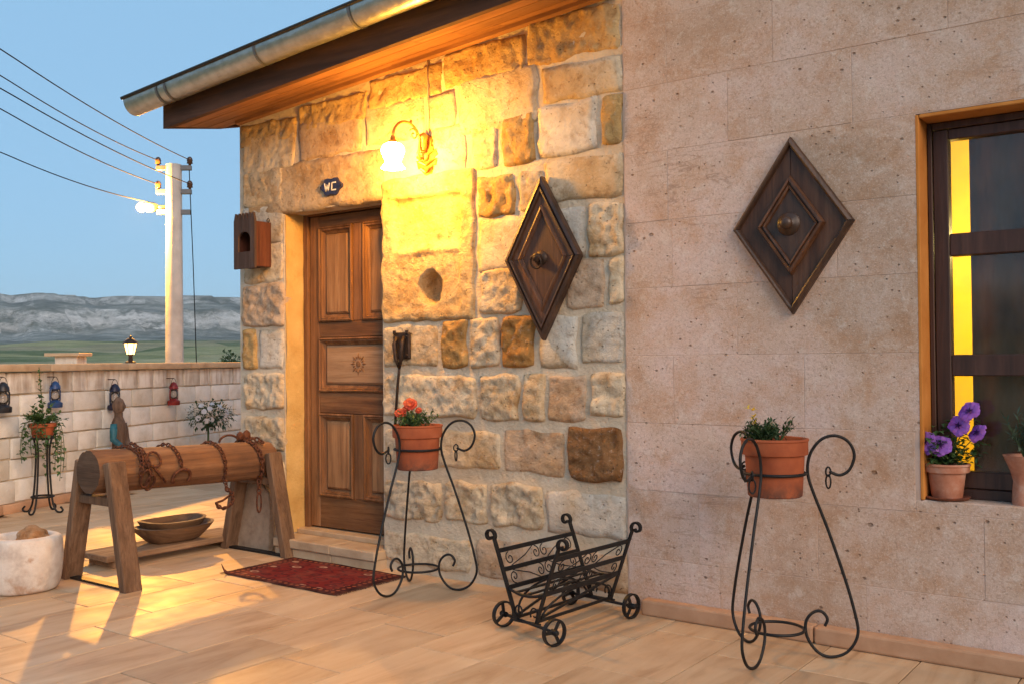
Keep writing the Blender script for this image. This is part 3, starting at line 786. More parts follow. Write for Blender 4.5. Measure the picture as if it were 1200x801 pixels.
    # soffit boards, outer to inner, each its own plank
    sy = [(-0.398, 0.012), (-0.262, 0.034), (-0.128, 0.056), (0.02, 0.080)]
    for i in range(3):
        (ya, za), (yb, zb) = sy[i], sy[i + 1]
        cuts = [X0 + 0.002, X0 + 0.9 + i * 0.37, X0 + 2.05 + i * 0.2, XE - 0.008]
        for k in range(3):
            m = MB(); m.add(*strip([(ya, za), (yb - 0.004, zb), (yb - 0.004, zb + 0.018), (ya, za + 0.018)], cuts[k] + 0.0015, cuts[k + 1] - 0.0015))
            m.build('soffit_board', 'soffit_wood', rf)
    m = MB(); m.add(*strip([(-0.03, 0.072), (-0.062, 0.068), (-0.062, 0.045), (-0.03, 0.04)], X0 + 0.22, XE - 0.008)); m.build('wall_batten', 'soffit_wood', rf)
    # barge end board
    m = MB(); m.add(*strip([(-0.432, 0.0), (0.0, 0.078), (1.5, 0.45), (1.5, 0.62), (-0.432, 0.19)], X0 - 0.03, X0 - 0.002)); m.build('barge_board', 'eave_wood', rf)
    # gutter: half-round trough with rolled front bead, straps
    gx0 = onY(147, 112, -0.58).x
    gy, gr = -0.515, 0.082
    def zg(x): return zf(x) + 0.205
    tr = MB(); nst = 40; na = 14; vs = []
    for i in range(nst + 1):
        x = gx0 + (XE - 0.006 - gx0) * i / nst
        wob = 0.002 * noise.noise(V((x * 3, 0, 0)))
        for k in range(na + 1):
            a = math.pi * k / na
            for rr in (gr + wob,):
                vs.append(V((x, gy - rr * math.cos(a), zg(x) - rr * math.sin(a) * 1.15)))
    fs = [(i * (na + 1) + k, i * (na + 1) + k + 1, (i + 1) * (na + 1) + k + 1, (i + 1) * (na + 1) + k) for i in range(nst) for k in range(na)]
    fs.append(tuple(range(na + 1)))
    tr.add(vs, fs)
    g = tr.build('gutter', 'galvanised', rf, True, auto=50)
    m = MB(); m.tube([V((gx0 - 0.01 + (XE - gx0) * i / 10, gy - gr - 0.004, zg(gx0 + (XE - gx0) * i / 10) + 0.004)) for i in range(11)], 0.011, 8); m.build('gutter_bead', 'gutter_bead', rf)
    for px in (182, 192, 297, 408, 520, 640):
        x = gx0 + 0.0
        x = onY(px, 60, gy - gr).x
        pts = [V((x, gy - (gr + 0.004) * math.cos(math.pi * k / 16), zg(x) - (gr + 0.004) * 1.15 * math.sin(math.pi * k / 16))) for k in range(17)]
        m = MB()
        vs = []; 
        for p in pts: vs += [p + V((-0.010, 0, 0)), p + V((0.010, 0, 0))]
        m.add(vs, [(2 * i, 2 * i + 1, 2 * i + 3, 2 * i + 2) for i in range(16)])
        m.build('gutter_strap', 'grey_steel', rf)
    return h
cottage()

# ------------------------------------------------------------------ the smooth wing with the window
WX0, WX1, WZ0, WZ1 = -1.028, -0.10, 0.625, 2.165
WD = 0.125
def wing():
    h = thing('stone_wing', 'wing of smooth pitted pinkish stone blocks with a brown framed window', 'house', (XS, 0, 0))
    X1, ZT = 2.6, 3.9
    w = MB()
    w.box(XS, WX0 - 0.003, 0.0016, 0.4, -0.1, ZT); w.box(WX1 + 0.003, X1, 0.0016, 0.4, -0.1, ZT)
    w.box(WX0 - 0.003, WX1 + 0.003, 0.0016, 0.4, WZ1 + 0.003, ZT); w.box(WX0 - 0.003, WX1 + 0.003, 0.0016, 0.4, -0.1, WZ0 - 0.03)
    wall = w.build('wall', 'pink_mortar', h)
    w = MB(); w.box(X1 - 0.4, X1, 0.401, 4.6, -0.1, ZT); w.box(XS, XS + 0.35, 0.401, 4.6, 2.0, ZT); w.box(XS + 0.36, X1 - 0.41, 4.2, 4.6, -0.1, ZT)
    w.build('side_wall', 'pink_mortar', h)
    zs = [-0.02, 0.255, 0.575, 0.893, 1.212, 1.530, 1.845, 2.172, 2.49, 2.81, 3.13, 3.45, ZT]
    joints = {0: [-1.9, -1.25, -0.5], 1: [-2.0, -1.45, -0.8, -0.2], 2: [-1.75, -1.05, -0.4], 3: [-2.12, -1.5], 4: [-1.8], 5: [-2.12, -1.35], 6: [-2.14, -1.55], 7: [-1.835, -1.28, -0.6], 8: [-2.14, -1.62, -0.9], 9: [-1.9, -1.3], 10: [-2.0, -1.2, -0.4], 11: [-1.7, -0.9]}
    rn = random.Random(5)
    G = 0.0022
    for i in range(len(zs) - 1):
        xs = [XS + 0.006] + joints[i] + [0.15, 0.75, 1.4, 2.0, X1]
        for k in range(len(xs) - 1):
            a, b, z0, z1 = xs[k], xs[k + 1], zs[i], zs[i + 1]
            rects = [(a, b, z0, z1)]
            if z1 > WZ0 and z0 < WZ1 and a < WX1 and b > WX0:
                if z0 < WZ0 - 0.02: rects = [(a, b, z0, WZ0 - 0.002)]
                elif z1 > WZ1 + 0.2: rects = [(a, b, max(z0, WZ1), z1)]
                else:
                    rects = []
                    if a < WX0 - 0.03: rects.append((a, WX0 + G / 2, z0, z1))
                    if b > WX1 + 0.03: rects.append((WX1 - G / 2, b, z0, z1))
            for (p, q, r, s) in rects:
                m = MB(); f = rn.uniform(-0.0008, 0.0008)
                m.box(p + G / 2, q - G / 2, f, 0.05, r + G / 2, s - G / 2, 0.0011)
                m.build('block', 'sawn_tuff', wall)
    # skirting stones
    xs = [-2.27, -1.45, -0.62, 0.3, 1.2, 2.1]
    for k in range(5):
        m = MB(); m.box(xs[k] + 0.002, xs[k + 1] - 0.002, -0.072, 0.0, 0.0, 0.072, 0.010, seg=2); m.build('skirting', 'skirting_stone', h)
    # reveal linings and sill
    m = MB(); m.box(WX0 - 0.002, WX0 + 0.012, -0.002, 0.30, WZ0, WZ1, 0.003); m.build('reveal', 'ochre_plaster', h)
    m = MB(); m.box(WX1 - 0.012, WX1 + 0.002, -0.002, 0.30, WZ0, WZ1, 0.003); m.build('reveal', 'ochre_plaster', h)
    m = MB(); m.box(WX0 + 0.013, WX1 - 0.013, -0.001, 0.30, WZ1 - 0.014, WZ1 + 0.001, 0.003); m.build('reveal', 'ochre_plaster', h)
    m = MB(); m.box(WX0 + 0.002, WX1 - 0.002, 0.001, 0.34, WZ0 - 0.03, WZ0, 0.004); m.build('window_sill', 'sawn_tuff', h)
    # window
    y0, y1 = WD, WD + 0.06
    wroot = MB()
    xa, xb = WX0 + 0.014, WX1 - 0.014; xm = (xa + xb) / 2
    wroot.box(xa, xa + 0.018, y0 - 0.006, y1 + 0.02, WZ0, WZ1 - 0.016, 0.003)
    wroot.box(xb - 0.018, xb, y0 - 0.006, y1 + 0.02, WZ0, WZ1 - 0.016, 0.003)
    wroot.box(xa + 0.018, xb - 0.018, y0 - 0.004, y1 + 0.02, WZ1 - 0.045, WZ1 - 0.016, 0.003)
    wroot.box(xa + 0.018, xb - 0.018, y0 - 0.004, y1 + 0.02, WZ0, WZ0 + 0.04, 0.003)
    win = wroot.build('window', 'window_wood', h)
    rows = [(0.735, 1.117), (1.203, 1.601), (1.692, 2.075)]
    for (a, b) in ((xa + 0.020, xm - 0.002), (xm + 0.002, xb - 0.020)):
        for (p, q) in ((a, a + 0.058), (b - 0.058, b)):
            m = MB(); m.box(p, q, y0, y1, WZ0 + 0.042, WZ1 - 0.047, 0.004); m.build('stile', 'window_wood', win)
        zr = [WZ0 + 0.042, rows[0][0], rows[0][1], rows[1][0], rows[1][1], rows[2][0], rows[2][1], WZ1 - 0.047]
        for i in range(0, 8, 2):
            m = MB(); m.box(a + 0.0585, b - 0.0585, y0 + 0.003, y1 - 0.003, zr[i], zr[i + 1], 0.004); m.build('rail', 'window_wood', win)
        for (p, q) in rows:
            m = MB(); m.box(a + 0.052, b - 0.052, y0 + 0.030, y0 + 0.034, p - 0.006, q + 0.006); m.build('pane', 'pane_glass', win)
    # the room behind: ochre walls, curtain, lamp
    m = MB()
    rx0, rx1, ry0, ry1, rz0, rz1 = -1.7, 0.9, 0.41, 2.6, 0.0, 2.6
    m.box(rx0 - 0.05, rx0, ry0, ry1, rz0, rz1); m.box(rx1, rx1 + 0.05, ry0, ry1, rz0, rz1); m.box(rx0, rx1, ry1, ry1 + 0.05, rz0, rz1)
    m.build('room_wall', 'room_plaster', h)
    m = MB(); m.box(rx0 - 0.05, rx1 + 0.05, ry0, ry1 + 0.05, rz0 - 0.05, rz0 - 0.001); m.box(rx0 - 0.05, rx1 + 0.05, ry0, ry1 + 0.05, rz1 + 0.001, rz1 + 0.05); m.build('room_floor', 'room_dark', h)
    return h
wing()

def curtain():
    t = thing('curtain', 'dark brown curtain hanging inside the window', 'curtain', (-0.5, 0.36, 0.6))
    mb = MB(); nx, nz_ = 90, 8; vs = []
    for j in range(nz_ + 1):
        for i in range(nx + 1):
            x = -0.905 + 1.07 * i / nx; z = 0.55 + 1.72 * j / nz_
            y = 0.37 + 0.022 * math.sin(i * 0.55 + 0.4 * math.sin(i * 0.21)) * (1 - 0.3 * j / nz_)
            vs.append(V((x, y, z)))
    mb.add(vs, [(j * (nx + 1) + i, j * (nx + 1) + i + 1, (j + 1) * (nx + 1) + i + 1, (j + 1) * (nx + 1) + i) for j in range(nz_) for i in range(nx)])
    mb.build('cloth', 'curtain_cloth', t, True)
    m = MB(); m.tube([(-1.15, 0.37, 2.29), (0.3, 0.37, 2.29)], 0.012, 8); m.build('rod', 'old_iron', t)
    l = thing('room_lamp', 'small lit lamp inside the room behind the curtain', 'lamp', (-0.75, 1.5, 1.9))
    m = MB(); m.blob((-0.75, 1.5, 1.9), 0.05, 0.05, 0.06, 2, 0); m.build('bulb', 'lantern_lit', l, True)
    m = MB(); m.tube([(-0.75, 1.5, 1.96), (-0.75, 1.5, 2.6)], 0.006, 6); m.build('cord', 'cable', l)
    ld = bpy.data.lights.new('room_light', 'POINT'); ld.energy = 95; ld.color = (1.0, 0.78, 0.25); ld.shadow_soft_size = 0.06
    lo = bpy.data.objects.new('light', ld); COL.objects.link(lo); lo.parent = l; lo.location = (-0.15, 0, -0.1)
curtain()

# ------------------------------------------------------------------ garden wall
def garden_wall():
    g = thing('garden_wall', 'low garden wall of pale squared blocks with a flat coping', 'wall', tuple(GW0))
    def obox(mb, s0, s1, z0, z1, d0, d1, bev=0.0, amp=0.0, seed=0):
        b = bmesh.new(); bmesh.ops.create_cube(b, size=1)
        for v in b.verts:
            v.co = V((s0 + (v.co.x + .5) * (s1 - s0), d0 + (v.co.y + .5) * (d1 - d0), z0 + (v.co.z + .5) * (z1 - z0)))
            v.co += V((random.uniform(-amp, amp), 0, random.uniform(-amp, amp)))
        if bev: bmesh.ops.bevel(b, geom=b.edges[:], offset=bev, segments=2, affect='EDGES', profile=0.5)
        for v in b.verts:
            s, d, z = v.co
            p = gw(s, z, d); v.co = p
        mb.bm(b); b.free()
    m = MB(); obox(m, -5, 6.5, -1.0, 1.13, -0.26, -0.02); body = m.build('core', 'mortar', g)
    rows = [(0.075, 0.26), (0.26, 0.43), (0.43, 0.60), (0.60, 0.775), (0.775, 0.95), (0.95, 1.135)]
    rn = random.Random(11)
    n = 0
    for i, (a, b) in enumerate(rows):
        s = -3.0 + rn.uniform(0, 0.15)
        while s < 4.6:
            L = rn.uniform(0.16, 0.30) if i == 5 else rn.uniform(0.22, 0.44)
            m = MB(); obox(m, s + 0.004, s + L - 0.004, a + 0.004, b - 0.004, -0.05, rn.uniform(-0.006, 0.010), 0.012, 0.005)
            m.build('block', 'pale_block', body, True, auto=40); s += L; n += 1
    s = -4.5
    while s < 5:
        m = MB(); obox(m, s + 0.002, s + 0.898, 0.0, 0.075, -0.05, 0.035, 0.008); m.build('skirting', 'skirting_stone', g, True, auto=40); s += 0.9
    s = -4.5
    while s < 5:
        m = MB(); obox(m, s + 0.002, s + 0.998, 1.135, 1.195, -0.32, 0.055, 0.010); m.build('coping', 'step_stone', g, True, auto=40); s += 1.0
garden_wall()

# ================================================================== THINGS ON THE WALLS
def rot_build(mb, fn):
    mb.v = [fn(v) for v in mb.v]; return mb

# ------------------------------------------------------------------ wall lamp
def wall_lamp():
    X, yb, z = -3.635, -0.042, 2.365
    t = thing('wall_lamp', 'lit wall lamp with tulip glass shade on a scrolled gilt arm', 'lamp', (X, yb, z))
    # leaf-shaped back plate
    out = []
    N = 60
    prof = [(0.0, 0.13), (0.022, 0.115), (0.030, 0.09), (0.026, 0.07), (0.040, 0.055), (0.034, 0.035), (0.056, 0.030), (0.064, 0.005), (0.046, -0.012), (0.060, -0.030), (0.054, -0.062), (0.034, -0.060), (0.030, -0.085), (0.018, -0.10), (0.0, -0.14)]
    pts = [V((X + a * 1.45, yb + 0.022, z - 0.03 + b)) for a, b in prof] + [V((X - a * 1.45, yb + 0.022, z - 0.03 + b)) for a, b in prof[-2:0:-1]]
    m = MB(); m.prism(pts, (0, -0.018, 0), shrink=0.82)
    for sx in (-1, 1):
        for dz, l in ((0.02, 0.072), (-0.03, 0.075), (-0.07, 0.05)):
            m.tube([V((X, yb, z - 0.03 + dz - 0.02)), V((X + sx * l * 0.5, yb - 0.012, z - 0.03 + dz)), V((X + sx * l, yb + 0.004, z - 0.03 + dz + 0.012))], [0.007, 0.009, 0.003], 6)
    m.blob((X, yb - 0.006, z - 0.03), 0.024, 0.016, 0.030, 2, 0)
    m.build('back_plate', 'brass', t, True, auto=45)
    # bell-shaped socket cup above the plate
    m = MB(); m.lathe([(0.006, 0.10), (0.018, 0.092), (0.030, 0.078), (0.030, 0.066), (0.024, 0.06), (0.022, 0.02), (0.014, 0.0)], (X, yb - 0.022, z), 14); m.build('cup', 'brass', t, True, auto=50)
    # arm in the plane normal to the wall
    ay = lambda d, h: V((X, yb - 0.022 - d, z + h))
    arm = []
    for k in range(19):
        a = math.pi * (k / 18.0)
        arm.append(ay(0.135 - 0.110 * math.cos(math.pi - a) * -1 if False else 0.025 + 0.11 * (1 - math.cos(a)), 0.03 + 0.105 * math.sin(a)))
    arm = [ay(0.012, -0.045), ay(0.03, -0.055), ay(0.045, -0.03), ay(0.035, 0.0)] + arm[1:]
    m = MB(); m.tube(arm, 0.0075, 8)
    sc = [ay(0.05 + 0.035 * (1 - k / 22.0) * math.cos(k * 0.42 + 0.5) + 0.03, 0.075 + 0.035 * (1 - k / 22.0) * math.sin(k * 0.42 + 0.5)) for k in range(20)]
    m.tube(sc, 0.0045, 6)
    m.blob(ay(0.10, 0.145), 0.008, 0.010, 0.012, 1, 0); m.blob(ay(0.245, 0.05), 0.008, 0.010, 0.008, 1, 0)
    m.build('arm', 'brass', t, True)
    L = ay(0.245, 0.0)
    m = MB(); m.lathe([(0.006, 0.045), (0.012, 0.035), (0.016, 0.018), (0.034, 0.004), (0.036, -0.002)], L, 16); m.build('shade_holder', 'brass', t, True, auto=50)
    pr = [(0.030, 0.0), (0.050, -0.010), (0.061, -0.030), (0.062, -0.048), (0.052, -0.075), (0.041, -0.098), (0.044, -0.112), (0.058, -0.132), (0.062, -0.138)]
    m = MB(); m.lathe(pr, L, 32, lambda a, i: 1 + (0.07 * math.cos(8 * a) if i >= 6 else 0.012 * math.cos(8 * a)), close_ends=False)
    m.build('glass_shade', 'lamp_shade_lit', t, True)
    # supply pipe up to the eaves
    c = MB(); c.tube([(X + 0.012, yb + 0.008, z + 0.10), (X + 0.012, yb + 0.008, ztop(X) + 0.01)], 0.005, 8)
    c.build('conduit', 'mortar', t, True)
wall_lamp()

# ------------------------------------------------------------------ enamel plate with letters
def door_plate():
    c = onY(388, 219, -0.045)
    t = thing('enamel_plate', 'small dark blue enamel plate lettered WC above the door', 'sign', tuple(c))
    pts = []
    for k in range(48):
        a = 2 * math.pi * k / 48
        r = 0.072 * (1 + 0.10 * math.cos(6 * a) + 0.05 * math.cos(2 * a))
        pts.append(V((c.x + r * 1.22 * math.cos(a), c.y + 0.006, c.z + r * 0.80 * math.sin(a))))
    m = MB(); m.prism(pts, (0, -0.010, 0), shrink=0.93); m.build('plate', 'enamel_blue', t)
    def stroke(mb, P, w=0.0075):
        for a, b in zip(P[:-1], P[1:]):
            A = V((c.x + a[0], c.y - 0.0055, c.z + a[1])); B = V((c.x + b[0], c.y - 0.0055, c.z + b[1]))
            d = (B - A).normalized()
            mb.bar(A - d * w * .3, B + d * w * .3, w, 0.002, up=(0, -1, 0))
    m = MB(); stroke(m, [(-0.052, 0.022), (-0.042, -0.022), (-0.031, 0.012), (-0.020, -0.022), (-0.010, 0.022)]); m.build('letter', 'white_paint', t)
    m = MB(); stroke(m, [(0.045, 0.022), (0.012, 0.022), (0.010, -0.022), (0.045, -0.022)]); m.build('letter', 'white_paint', t)
    for sx in (-1, 1):
        m = MB(); m.blob((c.x + sx * 0.085, c.y - 0.004, c.z + sx * 0.0), 0.006, 0.004, 0.006, 2, 0); m.build('screw', 'old_iron', t, True)
door_plate()

# ------------------------------------------------------------------ wooden box with arched hole
def nest_box():
    x1 = -4.965; x0 = x1 - 0.205; z0, z1 = 1.80, 2.095
    y1 = -0.030; y0 = -0.150
    t = thing('wooden_box', 'small dark wooden wall box with arched hole and toothed top', 'box', ((x0 + x1) / 2, y1, z0))
    # front board: arch hole cut through, saw-tooth top
    xc = (x0 + x1) / 2 - 0.0; ah = 0.060; zb = 1.895; zs = 1.975
    arch = [(xc + ah * math.cos(math.pi * k / 12), zs + 0.048 * math.sin(math.pi * k / 12)) for k in range(13)]
    hole = [(xc + ah, zb)] + arch + [(xc - ah, zb)]
    outer_top = []
    nt_ = 6
    for k in range(nt_):
        a = x1 - (x1 - x0) * k / nt_; b = x1 - (x1 - x0) * (k + 1) / nt_
        outer_top += [(a - 0.001, 2.10), ((a + b) / 2, 2.15), ] if True else []
    outer_top.append((x0, 2.10))
    b = bmesh.new()
    yf = y0 - 0.016
    # stitch outer and hole: left side, right side, bottom and top polygons
    P = []
    right_n = 7
    top_arch = arch
    def poly(mb, pts, yA, yB): mb.prism([V((p[0], yA, p[1])) for p in pts], (0, yB - yA, 0))
    m = MB()
    poly(m, [(x0, z0 - 0.012), (x1, z0 - 0.012), (x1, zb), (x0, zb)], y0, yf)
    poly(m, [(x0, zb), (xc - ah, zb), (xc - ah, zs), (x0, zs)], y0, yf)
    poly(m, [(xc + ah, zb), (x1, zb), (x1, zs), (xc + ah, zs)], y0, yf)
    for k in range(12):
        a, c = arch[k], arch[k + 1]
        poly(m, [(a[0], a[1]), (a[0] if k else x1, 2.095) if k else (x1, 2.095), (c[0], 2.095) if k < 11 else (x0, 2.095), (c[0], c[1])] if 0 < k < 11 else
             ([(a[0], a[1]), (x1, zs), (x1, 2.095), (c[0], 2.095), (c[0], c[1])] if k == 0 else [(a[0], a[1]), (a[0], 2.095), (x0, 2.095), (x0, zs), (c[0], c[1])]), y0, yf)
    for k in range(nt_):
        a = x0 + (x1 - x0) * k / nt_; c = x0 + (x1 - x0) * (k + 1) / nt_
        poly(m, [(a + 0.001, 2.095), (c - 0.001, 2.095), ((a + c) / 2 + 0.004, 2.142), ((a + c) / 2 - 0.004, 2.142)], y0, yf)
    bmesh_ = None
    m.build('front_board', 'box_wood', t)
    m = MB(); m.box(x1 - 0.014, x1 - 0.002, y0 + 0.001, y1, z0, 2.085, 0.002); m.build('side_board', 'box_wood_lit', t)
    m = MB(); m.box(x0 + 0.002, x0 + 0.014, y0 + 0.001, y1, z0, 2.085, 0.002); m.build('side_board', 'box_wood_lit', t)
    m = MB(); m.box(x0 + 0.015, x1 - 0.015, y0 + 0.001, y1 - 0.001, z0, z0 + 0.012); m.build('bottom_board', 'box_wood', t)
    m = MB(); m.box(x0 + 0.015, x1 - 0.015, y0 + 0.001, y1 - 0.001, 2.072, 2.084); m.build('top_board', 'box_wood', t)
    m = MB(); m.box(x0 + 0.015, x1 - 0.015, y1 - 0.014, y1 - 0.002, z0 + 0.013, 2.071); m.build('back_board', 'walnut', t)
    m = MB(); m.tube([V((x1 - 0.02 + 0.012 * math.cos(a), y1 - 0.01, 2.10 + 0.012 * math.sin(a))) for a in [k * math.pi / 6 for k in range(12)]], 0.003, 6, closed=True); m.build('hanger', 'old_iron', t)
nest_box()

# ------------------------------------------------------------------ rhombus panels
def rhombus(name, label, c, hw, hh, yb, layers, knob, mats, group):
    """layers: list of (part, s0, s1, profile[(t, height)], material) rings scaled s0..s1"""
    t = thing(name, label, 'wall panel', (c.x, yb, c.z), group)
    corner = [V((0, 0, hh)), V((hw, 0, 0)), V((0, 0, -hh)), V((-hw, 0, 0))]
    C = V((c.x, yb, c.z))
    for part, s0, s1, prof, mat in layers:
        for k in range(4):
            A, B = corner[k], corner[(k + 1) % 4]
            g = (B - A).normalized() * 0.0012
            m = MB(); vs = []
            for tt, hgt in prof:
                s = s0 + (s1 - s0) * tt
                vs += [C + A * s + g + V((0, -hgt, 0)), C + B * s - g + V((0, -hgt, 0))]
            n = len(prof)
            fs = [(2 * i, 2 * i + 1, 2 * i + 3, 2 * i + 2) for i in range(n - 1)] + [(0, 2 * n - 2, 2 * n - 1, 1), tuple(range(0, 2 * n, 2)), tuple(range(2 * n - 1, 0, -2))]
            m.add(vs, fs)
            m.build(part, mat, t)
    return t, C, corner
def flatpanel(t, C, corner, s, y0, y1, name, mat, split=None):
    pts = [C + p * s + V((0, -y0, 0)) for p in corner]
    if split:
        for half in ((0, 1, 2), (0, 2, 3)):
            m = MB(); sh = V((0.0012 if half[1] == 1 else -0.0012, 0, 0))
            m.prism([pts[i] + sh for i in half], (0, -(y1 - y0), 0)); m.build(name, mat, t)
    else:
        m = MB(); m.prism(pts, (0, -(y1 - y0), 0)); m.build(name, mat, t)
G_D = None
def panels():
    yb = -0.044
    a, b = onY(635, 206, -0.075), onY(636, 399, -0.075); l, r = onY(592, 307, -0.075), onY(680, 293, -0.075)
    c = V(((l.x + r.x) / 2, 0, (a.z + b.z) / 2))
    lay = [
        ('frame_board', 1.0, 0.80, [(0, 0.0), (0, 0.026), (0.08, 0.040), (0.42, 0.046), (0.52, 0.034), (0.62, 0.034), (0.72, 0.046), (0.92, 0.044), (1, 0.034), (1, 0.0)], 'walnut'),
        ('middle_board', 0.80, 0.52, [(0, 0.0), (0, 0.030), (0.50, 0.030), (0.58, 0.038), (0.72, 0.040), (0.8, 0.030), (0.94, 0.028), (1, 0.020), (1, 0.0)], 'walnut_red'),
    ]
    t, C, K = rhombus('rhombus_panel', 'dark wooden rhombus panel with iron ring on the rough honey-coloured stones', c, (r.x - l.x) / 2, (a.z - b.z) / 2, yb, lay, None, None, 'carved wooden rhombus panels')
    flatpanel(t, C, K, 0.52, 0.0, 0.024, 'centre_board', 'walnut_red')
    m = MB(); m.lathe([(0.0, 0.0), (0.040, 0.0), (0.036, 0.008), (0.022, 0.014), (0.018, 0.030), (0.024, 0.042), (0.014, 0.054), (0.0, 0.056)], (0, 0, 0), 18)
    rot_build(m, lambda v: V((C.x - 0.01 + v.x, yb - 0.024 - v.z, C.z + v.y))); m.build('knob', 'old_iron', t, True, auto=50)
    m = MB(); m.tube([V((C.x - 0.012 + 0.032 * math.cos(q), yb - 0.066 - 0.008 * math.sin(q), C.z - 0.022 + 0.032 * math.sin(q))) for q in [k * math.pi / 10 for k in range(20)]], 0.0055, 8, closed=True); m.build('ring', 'old_iron', t, True)
    # second panel on the smooth wall
    yb = -0.001
    a, b = onY(928, 161, -0.035), onY(926, 369, -0.035); l, r = onY(861, 268, -0.035), onY(1002, 262, -0.035)
    c = V(((l.x + r.x) / 2, 0, (a.z + b.z) / 2))
    lay = [
        ('frame_board', 1.0, 0.885, [(0, 0.0), (0, 0.018), (0.12, 0.030), (0.55, 0.040), (0.80, 0.036), (1, 0.024), (1, 0.0)], 'walnut'),
        ('inner_moulding', 0.56, 0.40, [(0, 0.0), (0, 0.030), (0.15, 0.044), (0.42, 0.046), (0.5, 0.036), (0.62, 0.036), (0.7, 0.046), (0.9, 0.044), (1, 0.030), (1, 0.0)], 'walnut_red'),
    ]
    t, C, K = rhombus('rhombus_panel', 'dark wooden rhombus panel with turned knob on the smooth pinkish wall', c, (r.x - l.x) / 2, (a.z - b.z) / 2, yb, lay, None, None, 'carved wooden rhombus panels')
    flatpanel(t, C, K, 0.885, 0.0, 0.018, 'field_board', 'walnut_red', True)
    flatpanel(t, C, K, 0.40, 0.018, 0.034, 'centre_board', 'walnut')
    m = MB(); m.lathe([(0.0, 0.0), (0.052, 0.0), (0.046, 0.010), (0.030, 0.014), (0.022, 0.026), (0.028, 0.034), (0.026, 0.044), (0.012, 0.052), (0.0, 0.053)], (0, 0, 0), 20)
    rot_build(m, lambda v: V((C.x - 0.006 + v.x, yb - 0.034 - v.z, C.z + 0.006 + v.y))); m.build('knob', 'walnut', t, True, auto=50)
panels()

# ------------------------------------------------------------------ iron latch with long rod
def latch():
    a = onY(470, 405, -0.05)
    t = thing('iron_latch', 'old iron door latch plate with a long hanging rod beside the door', 'latch', (a.x, -0.03, a.z))
    w, hgt = 0.062, 0.075
    m = MB(); m.box(a.x - w, a.x + w, -0.052, -0.030, a.z - hgt, a.z + hgt, 0.006, jit=0.002)
    for sx in (-1, 1): m.box(a.x + sx * (w - 0.014) - 0.010, a.x + sx * (w - 0.014) + 0.010, -0.060, -0.048, a.z + hgt - 0.01, a.z + hgt + 0.012, 0.003)
    m.build('plate', 'old_iron', t)
    for sx in (-1, 1):
        m = MB(); m.tube([(a.x + sx * 0.028, -0.055, a.z + 0.05), (a.x + sx * 0.030, -0.075, a.z + 0.01), (a.x + sx * 0.022, -0.072, a.z - 0.07), (a.x - 0.0, -0.066, a.z - 0.13)], [0.010, 0.013, 0.011, 0.007], 8); m.build('fork', 'old_iron', t, True)
    m = MB()
    for sx, sz in ((-1, 1), (1, 1), (-1, -1), (1, -1)): m.blob((a.x + sx * 0.048, -0.053, a.z + sz * 0.052), 0.008, 0.006, 0.008, 1, 0)
    m.build('rivets', 'old_iron', t, True)
    b = onY(463, 500, -0.06)
    m = MB(); m.tube([(a.x, -0.066, a.z - 0.12), (a.x - 0.006, -0.064, a.z - 0.16), (a.x - 0.02, -0.060, (a.z + b.z) / 2), (b.x, -0.060, b.z)], 0.008, 8); m.build('rod', 'old_iron', t, True)
    m = MB(); m.blob((b.x, -0.062, b.z), 0.017, 0.015, 0.019, 2, 0.1); m.build('rod_end', 'old_iron', t, True)
latch()

# ================================================================== PLANTS
def leafquad(mb, p, d, L, W, up=V((0, 0, 1)), fold=0.25, droop=0.0):
    d = d.normalized(); s = d.cross(up)
    if s.length < 0.05: s = d.orthogonal()
    s.normalize(); n = s.cross(d).normalized()
    tip = p + d * L - V((0, 0, droop * L))
    mid = p + d * L * 0.5 + n * 0.02 * L
    a = p + d * L * 0.45 + s * W / 2 + n * W * fold; b = p + d * L * 0.45 - s * W / 2 + n * W * fold
    mb.add([p, a, mid, b, tip], [(0, 1, 2), (0, 2, 3), (1, 4, 2), (2, 4, 3)])
def rv(rn, zlo=-1.0, zhi=1.0):
    while True:
        v = V((rn.uniform(-1, 1), rn.uniform(-1, 1), rn.uniform(zlo, zhi)))
        if 0.05 < v.length < 1: return v.normalized()
def clump(mb, sm, c, n, R_, H, L, W, rn, zlo=0.1, stemr=0.0016, bare=0.3):
    """n stems spreading from c, feathery leaflets along each"""
    for i in range(n):
        d = rv(rn, zlo, 1.0); d.z = abs(d.z) * 0.9 + zlo
        d = V((d.x * R_, d.y * R_, d.z * H)); e = c + d * rn.uniform(0.6, 1.0)
        mid = c + (e - c) * 0.5 + V((0, 0, 0.08 * H))
        sm.tube([c, mid, e], [stemr, stemr, stemr * 0.6], 4)
        k = int(rn.uniform(9, 14))
        for j in range(k):
            t = bare + (1 - bare) * j / (k - 1)
            q = (c * (1 - t) ** 2 + mid * 2 * t * (1 - t) + e * t * t)
            ld = ((e - c).normalized() * 0.6 + rv(rn)).normalized()
            leafquad(mb, q, ld, L * rn.uniform(0.6, 1.15), W * rn.uniform(0.7, 1.2))
